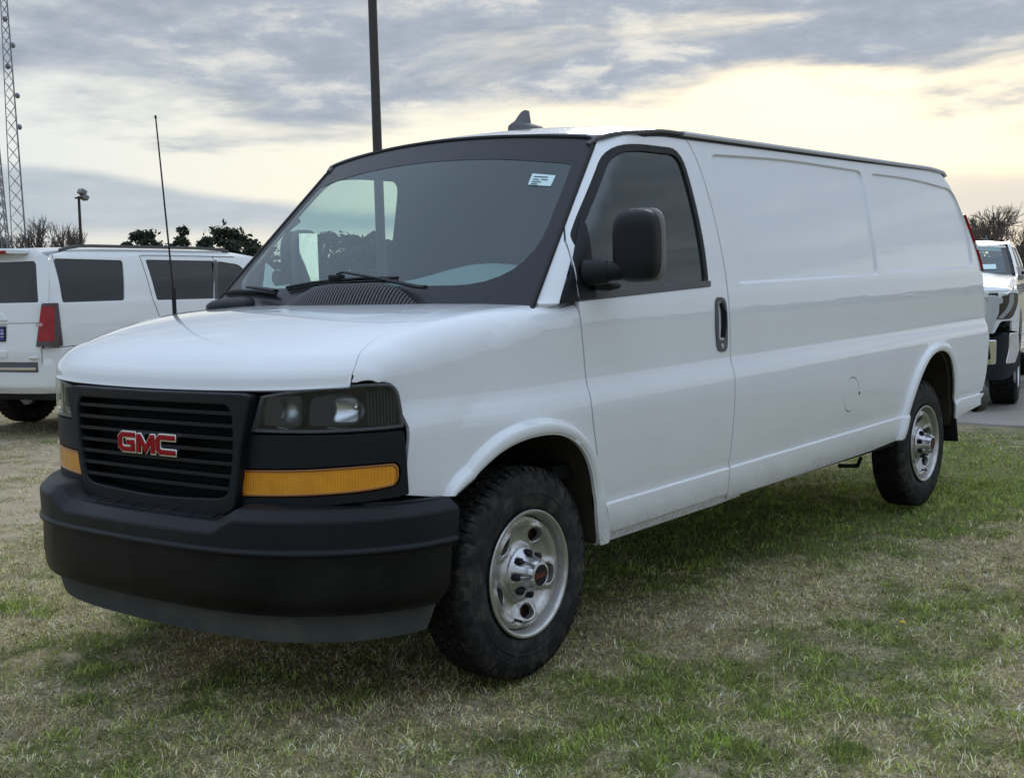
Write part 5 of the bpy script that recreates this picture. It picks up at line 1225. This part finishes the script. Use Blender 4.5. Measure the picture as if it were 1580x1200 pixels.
def simple_wheel(parent,loc,R=.40,wd=.27,flip=False,rimc='cap',hub=.25):
    w=bpy.data.objects.new('wheel',None); COL.objects.link(w); w.parent=parent; w.location=loc; w.empty_display_size=.1
    h=wd/2; pr=[(hub-.01,h*.7),(hub+.01,h*.92),(hub+.06,h),(R-.05,h*.98),(R-.02,h*.88),(R,h*.70),(R,0)]; pr=pr+[(r,-y) for r,y in pr[::-1][1:]]
    MB().lathe([(r,-y) for r,y in pr],48).build('tyre','tyre',w,smooth=40)
    tr=MB()
    for k in range(46):
        for row in (-.62,-.21,.21,.62):
            a=(k+(.5 if abs(row)<.3 else 0))/46*2*math.pi; wv=.45*2*math.pi/46*.8
            V=[((R-.002)*math.cos(a+s1*wv),(row+s2*.16)*h,(R-.002)*math.sin(a+s1*wv)) for s1,s2 in ((-1,-1),(1,-1),(1,1),(-1,1))]+[((R+.008)*math.cos(a+s1*wv*.9),(row+s2*.15)*h,(R+.008)*math.sin(a+s1*wv*.9)) for s1,s2 in ((-1,-1),(1,-1),(1,1),(-1,1))]
            tr.add(V,[(4,5,6,7),(0,1,5,4),(1,2,6,5),(2,3,7,6),(3,0,4,7)])
    tr.build('tread_blocks','tread',w,smooth=0,kind='stuff')
    sp=1 if flip else -1
    r=MB().lathe([(hub+.005,sp*h*.85),(hub-.01,sp*h*.95),(hub-.02,sp*h*.8),(hub-.03,0),(.06,0)],40)
    for k in range(6):
        a=k*math.pi/3
        r.sweep([(.05*math.cos(a),sp*h*.55,.05*math.sin(a)),((hub-.015)*math.cos(a),sp*h*.75,(hub-.015)*math.sin(a))],[(-.03,-.012),(.03,-.012),(.022,.012),(-.022,.012)],up=(0,1,0))
    r.lathe([(0,sp*h*.66),(.05,sp*h*.64),(.055,sp*h*.4)],20)
    r.build('rim',rimc,w,smooth=40); return w
for (x,y,f) in ((1.25,.15,False),(4.35,.15,False),(1.25,1.75,True),(4.35,1.75,True)): simple_wheel(suv,(x,y,.40),flip=f)
MB().tube([(1.25,.2,.40),(1.25,1.7,.40)],.05).build('axle','dark',suv)
# ================================================================ WHITE PICKUP, right
trk=thing('pickup_truck','white pickup truck with chrome bumper, facing out from behind the van at the right edge','truck',(9.9,1.33,0),math.radians(14))
TS=lerp_tab([(.5,1.02),(.9,1.045),(1.15,1.04),(1.30,.99),(1.5,.93),(1.74,.84)])
def tside(x,z):
    x=np.asarray(x,float); z=np.asarray(z,float); w=TS(z)-.16*np.clip((-.55-x)/.45,0,1)**2
    return np.stack([x+0*z,-w,z+0*x],-1)
TC=(1.5,0,.9)
TB=arr([(-.80,.80),(-.80,.90),(-.80,1.19),(-.4,1.24),(.4,1.29),(.85,1.345),(1.55,1.70),(1.75,1.735),(2.9,1.74),(3.1,1.3),(5.0,1.28),(5.0,.5)]+arch_pts(3.95,.5,.48)[::-1]+[(3.0,.5),(.7,.5)]+arch_pts(0,.48,.52,18,205,-5)[::-1]+[(-.62,.78)])
TW1=rp([(1.02,1.345,.03),(1.95,1.33,.03),(1.95,1.66,.04),(1.66,1.66,.05)]); TW2=rp([(2.02,1.33,.03),(2.85,1.33,.03),(2.82,1.66,.04),(2.02,1.66,.04)])
patch('body_side',TB,tside,'paint2',trk,mirror=True,step=.09,holes=[TW1,TW2],lines=[[(x,z) for x in np.linspace(-.9,5,50)] for z in (1.1,1.2,1.25,1.3)],flange=.02,center=TC)
for H,n_ in ((TW1,'front_door_window'),(TW2,'rear_door_window')): patch(n_,inset(resample(H,.05),-.006),off(tside,-.012,TC),'tint',trk,mirror=True,step=.15,flange=0,ins=0,center=TC)
def thood(x,y):
    x=np.asarray(x,float); y=np.asarray(y,float); a=np.abs(y); z=1.235+.11*sstep(-1.0,.9,x)+.035*sstep(.86,.60,a)-.05*sstep(.90,1.02,a)-.06*sstep(-.90,-1.02,x); return np.stack([x+.10*(a/1.0)**3*sstep(0,-1,x),y,z],-1)
patch('hood',rp([(-1.04,-.99,.16),(.88,-.985,.03),(.88,.985,.03),(-1.04,.99,.16)]),thood,'paint2',trk,step=.06,flange=.05,center=(0,0,.5))
def tws(u,t):
    u=np.asarray(u,float); t=np.asarray(t,float); w=.93-.11*t; return np.stack([.82+.72*t+.07*u*u,-u*w,1.345+.345*t],-1)
tw=patch('windscreen',arr([(-1,0),(1,0),(1,1),(-1,1)]),tws,'glass',trk,step=.15,flange=0,ins=0,center=(3,0,1))
patch('glass_edge_band',arr([(-1,0),(1,0),(1,1),(-1,1)]),off(tws,.002,(3,0,1)),'frit',tw,step=.1,holes=[rp([(-.93,.06,.05),(.93,.06,.08),(.92,.93,.03),(-.92,.93,.03)])],flange=0,ins=0,center=(3,0,1))
patch('paper_sticker',arr([(.55,.18),(.82,.18),(.82,.33),(.55,.33)]),off(tws,.006,(3,0,1)),'paper',tw,step=.1,flange=.001,ins=0,center=(3,0,1))
MB().tube([tuple(tws(u,t).reshape(3)) for u,t in [(1.0,0),(1.0,.5),(1.0,1.0)]],.014,6).build('pillar_seal','seal',trk)
for s in (-1,1):
    continue
    PL=MB().sweep([(.84,-s*.965,1.33),(1.2,-s*.93,1.51),(1.58,-s*.86,1.70),(1.75,-s*.83,1.735)],[(-.045,-.02),(.045,-.02),(.045,.02),(-.045,.02)]); PL.build('windscreen_pillar','paint2',trk)
patch('roof',rp([(1.52,-.84,.06),(2.95,-.80,.06),(2.95,.80,.06),(1.52,.84,.06)]),lambda x,y:np.stack([x,y,1.70+.055*sstep(1.5,1.9,x)-.04*(np.abs(y)/.84)**3],-1),'paint2',trk,step=.08,flange=.05,center=(2,0,1),edge=.01)
ff=MB().tube([(1.62,-.60,1.735),(1.62,-.60,1.765)],[.045,.02],10); ff.tube([(1.63,-.60,1.76),(1.66,-.60,1.80)],[.012,.006],6); ff.build('roof_antenna','trimgrey',trk)
MB().box((.95,0,1.29),(.25,1.7,.03)).build('dashboard','dash',trk); MB().box((2.3,0,1.1),(1.2,1.6,.9)).build('cabin_dark','dark',trk)
MT['bracket']=mat('silver_bracket',(.50,.53,.56),.25,metal=.35,coat=.5)
def tfr(d):
    def f(y,z):
        y=np.asarray(y,float); z=np.asarray(z,float); a=np.abs(y); x=-1.0+.02*(a/.75)**2+.35*np.clip((a-.82)/.25,0,1.3)**2-d; return np.stack([x+0*z,y+0*z,z+0*y],-1)
    return f
FC=(0,0,1)
for s in (1,-1):
    Q=(lambda P:np.array(P,float)*[-1,1]) if s>0 else (lambda P:np.array(P,float))
    patch('front_panel',Q(rp([(.70,.78,.02),(.84,.78,.02),(.90,.90,.03),(1.05,.90,.02),(1.05,1.20,.02),(.70,1.205,.02)])),tfr(0),'paint2',trk,step=.04,flange=.03,center=FC)
    hl_=patch('headlamp',Q(rp([(.775,.925,.03),(1.0,.915,.05),(1.045,1.05,.05),(1.05,1.17,.03),(.775,1.18,.02)])),tfr(.012),mat('smoked_lamp',(.02,.022,.025),.1,coat=1),trk,step=.03,flange=.03,center=FC)
    patch('daylight_strip',Q(rp([(.875,.93,.005),(.92,.925,.005),(.985,1.0,.03),(1.01,1.06,.03),(1.015,1.16,.005),(.975,1.16,.005),(.97,1.07,.03),(.945,1.01,.03)])),tfr(.018),mat('lamp_strip',(.30,.31,.32),.3,coat=1),hl_,step=.02,flange=.004,center=FC)
    patch('lamp_optic',Q(rp([(.86,1.07,.02),(.92,1.07,.02),(.92,1.13,.02),(.86,1.13,.02)])),tfr(.017),'cap',hl_,step=.02,flange=.004,center=FC)
    patch('chrome_bracket',Q(rp([(.70,.76,.01),(.785,.76,.01),(.885,.98,.02),(.89,1.14,.03),(.80,1.155,.02),(.785,1.14,.02),(.775,.98,.02),(.70,.86,.02)])),tfr(.035),'bracket',trk,step=.03,flange=.03,center=FC,edge=.006)
    patch('bumper',Q(rp([(.0,.33,.02),(.97,.33,.04),(1.07,.45,.05),(1.075,.77,.03),(.93,.785,.01),(.87,.745,.01),(.0,.745,.01)])),tfr(.07),'black',trk,step=.05,flange=.25,center=FC)
    patch('bumper_chrome',Q(rp([(.0,.50,.02),(.78,.49,.02),(.86,.49,.02),(.865,.715,.01),(.0,.725,.01)])),tfr(.085),'chrome',trk,step=.03,flange=.02,center=FC,edge=.008)
    patch('bumper_corner_chrome',Q(rp([(.955,.49,.01),(1.03,.49,.01),(1.065,.62,.02),(1.055,.775,.02),(.985,.775,.02),(.98,.62,.02)])),tfr(.085),'chrome',trk,step=.03,flange=.02,center=FC,edge=.008)
    patch('tow_hook_pocket',Q(rp([(.74,.53,.03),(.82,.53,.03),(.80,.68,.03),(.74,.68,.03)])),tfr(.092),'dark',trk,step=.03,flange=.003,center=FC)
gq=patch('grille',rp([(-.77,.76,.03),(.77,.76,.03),(.77,1.19,.03),(-.77,1.19,.03)]),tfr(-.01),'dark',trk,step=.08,flange=.03,center=FC)
for k in range(5): MB().box((-1.0,0,.82+k*.08),(.03,1.46,.022)).build('grille_bar','chrome',gq,bevel=.006)
for s in (1,-1):
    a=MB().tube([(1.25,-s*1.0,1.36),(1.27,-s*1.10,1.36)],.02,8); a.v=a.v; mm=ellipsoid((1.30,-s*1.17,1.42),(.06,.09,.14),3.6,20,14); mm.add(a.v,a.f); mm.build('door_mirror','black',trk,smooth=60)
for (x,y,f) in ((0,-.89,False),(3.95,-.89,False),(0,.89,True),(3.95,.89,True)): simple_wheel(trk,(x,y,.41),R=.405,wd=.28,flip=f)
MB().box((2.2,0,.60),(5.4,1.5,.3)).build('underbody','dark',trk)
MB().box((1.9,-1.03,.46),(2.3,.16,.07)).build('running_board','black',trk,bevel=.02)
# ================================================================ POLES, TOWERS, WIRE
def at(u,v,D): # a point in the place seen at photo position u,v at distance D along the view axis
    d=F_+R2*(u-790)/1955.7-U2*(v-600)/1955.7; return np.array([-3.4919,-3.6429,1.4101])+d*D
lp=thing('light_pole','tall brown lamp post rising behind the van roof, its top out of the frame','lamp post',tuple(at(592,500,27.)[:2])+(0,))
MB().box((0,0,.02),(.5,.5,.6)).build('pole_base','concrete',lp,bevel=.02)
MB().tube([(0,0,.3),(0,0,5.),(-.05,-.06,12.)],[.105,.098,.085],16).build('pole_shaft','pole',lp,smooth=60)
MB().box((-.12,.4,12.05),(.3,.9,.10)).build('lamp_head','pole',lp,bevel=.02)
P0=at(124.5,380,62.); P1_=at(121.5,303,62.)
fp=thing('flood_light_pole','short thin pole with a pair of flood lights on top, beyond the white SUV roof','flood light',(P0[0],P0[1],-.05))
dx_,dy_=P1_[0]-P0[0],P1_[1]-P0[1]; hz=float(P1_[2])
MB().tube([(0,0,0),(dx_,dy_,hz+.05)],[.10,.065],10).build('pole_shaft','bark',fp,smooth=60)
for k,(a,b) in enumerate(((0.,.05),(.10,-.20))):
    MB().box((dx_+.12+a,dy_-.12,hz+.2+b),(.30,.42,.24),Matrix.Rotation(.5,3,'Y')).build('flood_light','galv',fp,bevel=.03)
MB().box((dx_,dy_,hz-.02),(.14,.5,.08)).build('lamp_bracket','bark',fp)
def unit_bar():
    return MB().tube([(0,0,0),(0,0,1)],1,5)
_ub=unit_bar().build('brace','galv',None,smooth=0); ubm=_ub.data; bpy.data.objects.remove(_ub)
def bar(parent,a,b,r,name='brace'):
    a=Vector(a); b=Vector(b); d=b-a; o=bpy.data.objects.new(name,ubm); COL.objects.link(o); o.parent=parent; o.location=a; o.rotation_mode='QUATERNION'; o.rotation_quaternion=Vector((0,0,1)).rotation_difference(d.normalized()); o.scale=(r,r,d.length); return o
def tower(name,label,ub,vb,ut,vt,D,wb,wt,levels,r,yaw):
    B=at(ub,vb,D); T=at(ut,vt,D); ax=(T-B)/(T[2]-B[2]); g=B-ax*(B[2]+.1)
    root=thing(name,label,'lattice tower',tuple(g))
    H=T[2]+.1; k=1.18
    hg=H*k
    def corner(q,z):
        w=(wb+(wt-wb)*min(1,(z/H)))/math.sqrt(3); a=yaw+q*2*math.pi/3; return Vector((ax[0]*z+w*math.cos(a),ax[1]*z+w*math.sin(a),z))
    for q in range(3):
        MB().tube([tuple(corner(q,z)) for z in np.linspace(0,hg,12)],[r*1.7]*12,6).build('leg','galv',root,smooth=60)
    zs=[0]
    for i in range(levels): zs.append(zs[-1]+(1.35-.75*i/levels))
    zs=[z/zs[-1]*hg for z in zs]
    for i in range(levels):
        for q in range(3):
            p=(q+1)%3
            bar(root,corner(q,zs[i]),corner(p,zs[i+1]),r); bar(root,corner(p,zs[i]),corner(q,zs[i+1]),r*.8)
    return root,corner,H
tw1,cn,H1=tower('lattice_tower','tall grey lattice radio tower with small dishes, left edge of the sky',33.5,385,7.5,0,95.,1.32,.52,30,.021,.55)
for k,(f_,sd_) in enumerate(((.60,.45),(.70,.5),(.79,-.5),(.86,.4),(.94,-.4))):
    c=cn(0,H1*f_); m=MB().lathe([(0,-.05),(.16,-.03),(.22,.06)],14,axis='y'); m.v=[(x+c.x+sd_*.6,y+c.y,z+c.z) for x,y,z in m.v]; m.tube([tuple(c),(c.x+sd_*.6,c.y,c.z)],.03,5); m.build('antenna_dish','galv',tw1,smooth=60)
MT['darksteel']=mat('dark_steel',(.07,.075,.08),.6,metal=.4)
tw2=tower('lattice_mast','narrow dark lattice mast leaning in at the very left edge beside the big tower',10.5,390,-14,150,60.,.34,.34,26,.018,.2)[0]
wr=thing('power_line','thin overhead wire running from the tower over the white SUV','wire',(0,0,0))
wp_=[at(-20,355,70.),at(30,368,70.),at(80,374,70.),(at(150,381,70.)),at(240,387,70.),at(420,396,70.)]
MB().tube([tuple(p) for p in wp_],.012,5).build('wire','seal',wr)
# ================================================================ TREES
def leafy_tree(name,label,group,base,h,w,seed,dens=5200,leaf=.16,kind='pine'):
    rg_=np.random.default_rng(seed); root=thing(name,label,'tree',tuple(base),0,group)
    tr=MB(); tp=[(0,0,0)]; 
    for k in range(1,7): tp.append((rg_.normal(0,.02*w),rg_.normal(0,.02*w),h*.9*k/6))
    tr.tube(tp,[.028*h*(1-k/7.) +.02 for k in range(7)],7)
    cl=[]
    n=rg_.integers(70,90)
    for k in range(n):
        f=rg_.uniform(.12,1.0); a=rg_.uniform(0,6.28); env=math.sin(min(1,(1-f)*1.7+.18)*math.pi/2)*(.9 if f>.5 else .75)
        r=rg_.uniform(.25,1)*w*.5*env; c=np.array([r*math.cos(a),r*math.sin(a),h*f*.96]); s=w*rg_.uniform(.04,.11)
        cl.append((c,s)); i=min(6,int(f*5.2)); p0=Vector(tp[max(0,i-1)]); tr.tube([tuple(p0),tuple((p0+Vector(c))/2+Vector((0,0,-.02*h))),tuple(c)],[.007*h,.005*h,.002*h],4)
    tr.build('trunk','bark',root)
    wts=np.array([s**2 for _,s in cl]); wts/=wts.sum(); idx=rg_.choice(len(cl),dens,p=wts)
    cs=np.array([c for c,_ in cl])[idx]; ss_=np.array([s for _,s in cl])[idx]
    d=rg_.normal(0,1,(dens,3)); d/=np.linalg.norm(d,axis=1,keepdims=True); rr=np.abs(rg_.normal(0,.62,dens))
    c=cs+d*(ss_*rr)[:,None]*[1.25,1.25,.75]
    a1=rg_.normal(0,1,(dens,3)); a1/=np.linalg.norm(a1,axis=1,keepdims=True); a2=np.cross(a1,rg_.normal(0,1,(dens,3))); a2/=np.linalg.norm(a2,axis=1,keepdims=True); L=leaf*rg_.uniform(.6,1.5,(dens,1))
    V=np.stack([c-a1*L,c+a2*L*.55,c+a1*L,c-a2*L*.55],1).reshape(-1,3)
    me=bpy.data.meshes.new('crown'); n4=dens; me.vertices.add(n4*4); me.vertices.foreach_set('co',V.ravel()); me.loops.add(n4*4); me.loops.foreach_set('vertex_index',np.arange(n4*4)); me.polygons.add(n4); me.polygons.foreach_set('loop_start',np.arange(n4)*4); me.update()
    link('crown',me,'leaf',root); return root
def place(u,vtop,D,w_px):
    P=at(u,450,D); T=at(u,vtop,D); return (P[0],P[1],-.05),float(T[2])+.05,w_px/1955.7*D
TG='dark evergreen trees along the far field'
specs=[(222,356,62,118),(285,346,42,112),(196,372,30,120),(322,364,36,118),(356,351,66,108),(402,366,40,115),(475,368,46,125),(508,356,60,110),(545,362,52,118),(580,360,46,106),(612,372,44,118)]
labs=['broad dark evergreen right of the flood light pole, above the SUV roof','tall thin open-crowned pine standing right of the van aerial','low dark evergreen at the left end of the tree row','small evergreen between the open pine and the big round crown','largest dense round evergreen crown just left of the van windscreen','evergreen crown touching the lower edge of the van windscreen pillar','evergreen seen through the windscreen behind the folded far mirror','evergreen seen through the windscreen just inside the far window','evergreen seen through the windscreen a little left of the light pole','evergreen seen through the windscreen directly behind the light pole','evergreen seen through the windscreen just right of the light pole']
for k,(u,vt,wp,D) in enumerate(specs):
    b,h,w=place(u,vt,D,wp)
    leafy_tree('evergreen_tree',labs[k],TG,b,h,w*((1.5 if k<3 else 1.9) if k!=1 else 1.2),100+k,dens=(8500 if k not in (1,) and k<6 else 4200),leaf=.20 if k!=1 else .14)
b,h,w=place(8,366,100,50); leafy_tree('evergreen_tree','dark evergreen behind the foot of the lattice mast at the left edge',TG,b,h,w,140,3500)
def bare_tree(label,group,base,h,w,seed,depth=7,thick=1.9,lean=0):
    rg_=random.Random(seed); root=thing('bare_tree',label,'tree',tuple(base),0,group); tk=MB(); tw_=MB()
    def grow(p,d,L,r,k):
        q=p+d*L; m=tk if k>depth-2 else tw_
        mid=(p+q)/2+Vector((rg_.uniform(-1,1),rg_.uniform(-1,1),0))*L*.06
        m.tube([tuple(p),tuple(mid),tuple(q)],[r,r*.85,r*.68],5 if k>3 else 3,cap=False)
        if k<=0: return
        for c in range(rg_.choice((2,3,3)) ):
            a=rg_.uniform(0,6.28); sp=rg_.uniform(.25,.62); u=d.orthogonal().normalized(); v=d.cross(u); nd=(d+(u*math.cos(a)+v*math.sin(a))*sp*(w/h*1.9+.25)).normalized(); nd=(nd+Vector((0,0,.10))).normalized()
            grow(q if c<2 else mid,nd,L*rg_.uniform(.62,.84),r*.64,k-1)
    grow(Vector((0,0,0)),Vector((lean,0,1)).normalized(),h*.26,.020*h*thick,depth)
    tk.build('trunk','bark',root); tw_.build('crown','twig',root,smooth=0); return root
BG='bare winter trees beyond the vehicles'
for k,(u,vt,wp,D,lb) in enumerate(((74,352,34,95,'pale bare tree between the lattice tower and the flood light pole'),(102,357,34,92,'bare twiggy tree just left of the flood light pole'),(121,358,26,96,'bare tree directly behind the flood light pole'),(55,368,30,104,'small faint bare tree at the right foot of the lattice tower'),(22,366,34,90,'bare tree between the two lattice masts'))):
    b,h,w=place(u,vt,D,wp); bare_tree(lb,BG,b,h*1.15,w*1.3,300+k)
for k,(u,vt,wp,D,lb) in enumerate(((1532,340,46,60,'bare tree right behind the pickup roof antenna'),(1562,343,44,57,'bare tree above the right side of the pickup windscreen'),(1590,362,40,50,'bare bush at the right edge of the picture beside the pickup pillar'),(1512,352,34,64,'bare tree beside the van tail light'))):
    b,h,w=place(u,vt,D,wp); bare_tree(lb,BG,b,h*1.35,w*1.7,330+k,depth=8,thick=1.6)
P0=at(1530,430,55.); pr=thing('utility_pole','thin dark pole sticking up behind the pickup roof antenna','pole',(P0[0],P0[1],0)); 
Pt=at(1533,328,55.); MB().tube([(0,0,0),(Pt[0]-P0[0],Pt[1]-P0[1],Pt[2])],[.07,.035],6).build('pole_shaft','bark',pr)
# low far woods behind everything and behind the viewer (seen in reflections)
fw=MB(); rgf=np.random.default_rng(77); Vv=[];Fv=[]
nq=26000; th=rgf.uniform(0,2*math.pi,nq); Rr=rgf.uniform(210,240,nq); hh=(3.2+3.2*vnoise(th*9,th*0,3.,8,4)+1.6*vnoise(th*40,th*0,3.,9,2)); zq=rgf.uniform(0,1,nq)**.8*hh
c=np.stack([Rr*np.cos(th),Rr*np.sin(th),zq],-1); a1=rgf.normal(0,1,(nq,3)); a1/=np.linalg.norm(a1,axis=1,keepdims=True); a2=np.cross(a1,rgf.normal(0,1,(nq,3))); a2/=np.linalg.norm(a2,axis=1,keepdims=True); L=rgf.uniform(.5,1.3,(nq,1))
V=np.stack([c-a1*L,c+a2*L*.8,c+a1*L,c-a2*L*.8],1).reshape(-1,3)
me=bpy.data.meshes.new('far_woods'); me.vertices.add(nq*4); me.vertices.foreach_set('co',V.ravel()); me.loops.add(nq*4); me.loops.foreach_set('vertex_index',np.arange(nq*4)); me.polygons.add(nq); me.polygons.foreach_set('loop_start',np.arange(nq)*4); me.update(); link('far_woods',me,'leaf',None,kind='stuff')

dd=F_+R2*(1393-790)/1955.7-U2*(967-600)/1955.7; kk=1.40/-dd[2]; fx_,fy_=-3.4919+dd[0]*kk,-3.6429+dd[1]*kk
fl_=thing('dandelion','tiny yellow dandelion flower in the grass right of the front wheel','flower',(fx_,fy_,-.01))
MB().tube([(0,0,0),(.003,.002,.035)],.0014,5).build('stem',mat('flower_stem',(.12,.2,.05),.6),fl_)
hd=MB(); 
for k in range(22):
    a=k*2.4; rr=.013 if k<13 else .008; hd.add([(0.003,.002,.036),(rr*math.cos(a-.2)+.003,rr*math.sin(a-.2)+.002,.041+(.013-rr)*.5),(rr*1.15*math.cos(a)+.003,rr*1.15*math.sin(a)+.002,.040+(.013-rr)*.5),(rr*math.cos(a+.2)+.003,rr*math.sin(a+.2)+.002,.041+(.013-rr)*.5)],[(0,1,2,3)])
hd.build('flower_head',mat('dandelion_yellow',(.75,.55,.02),.6),fl_,smooth=0)
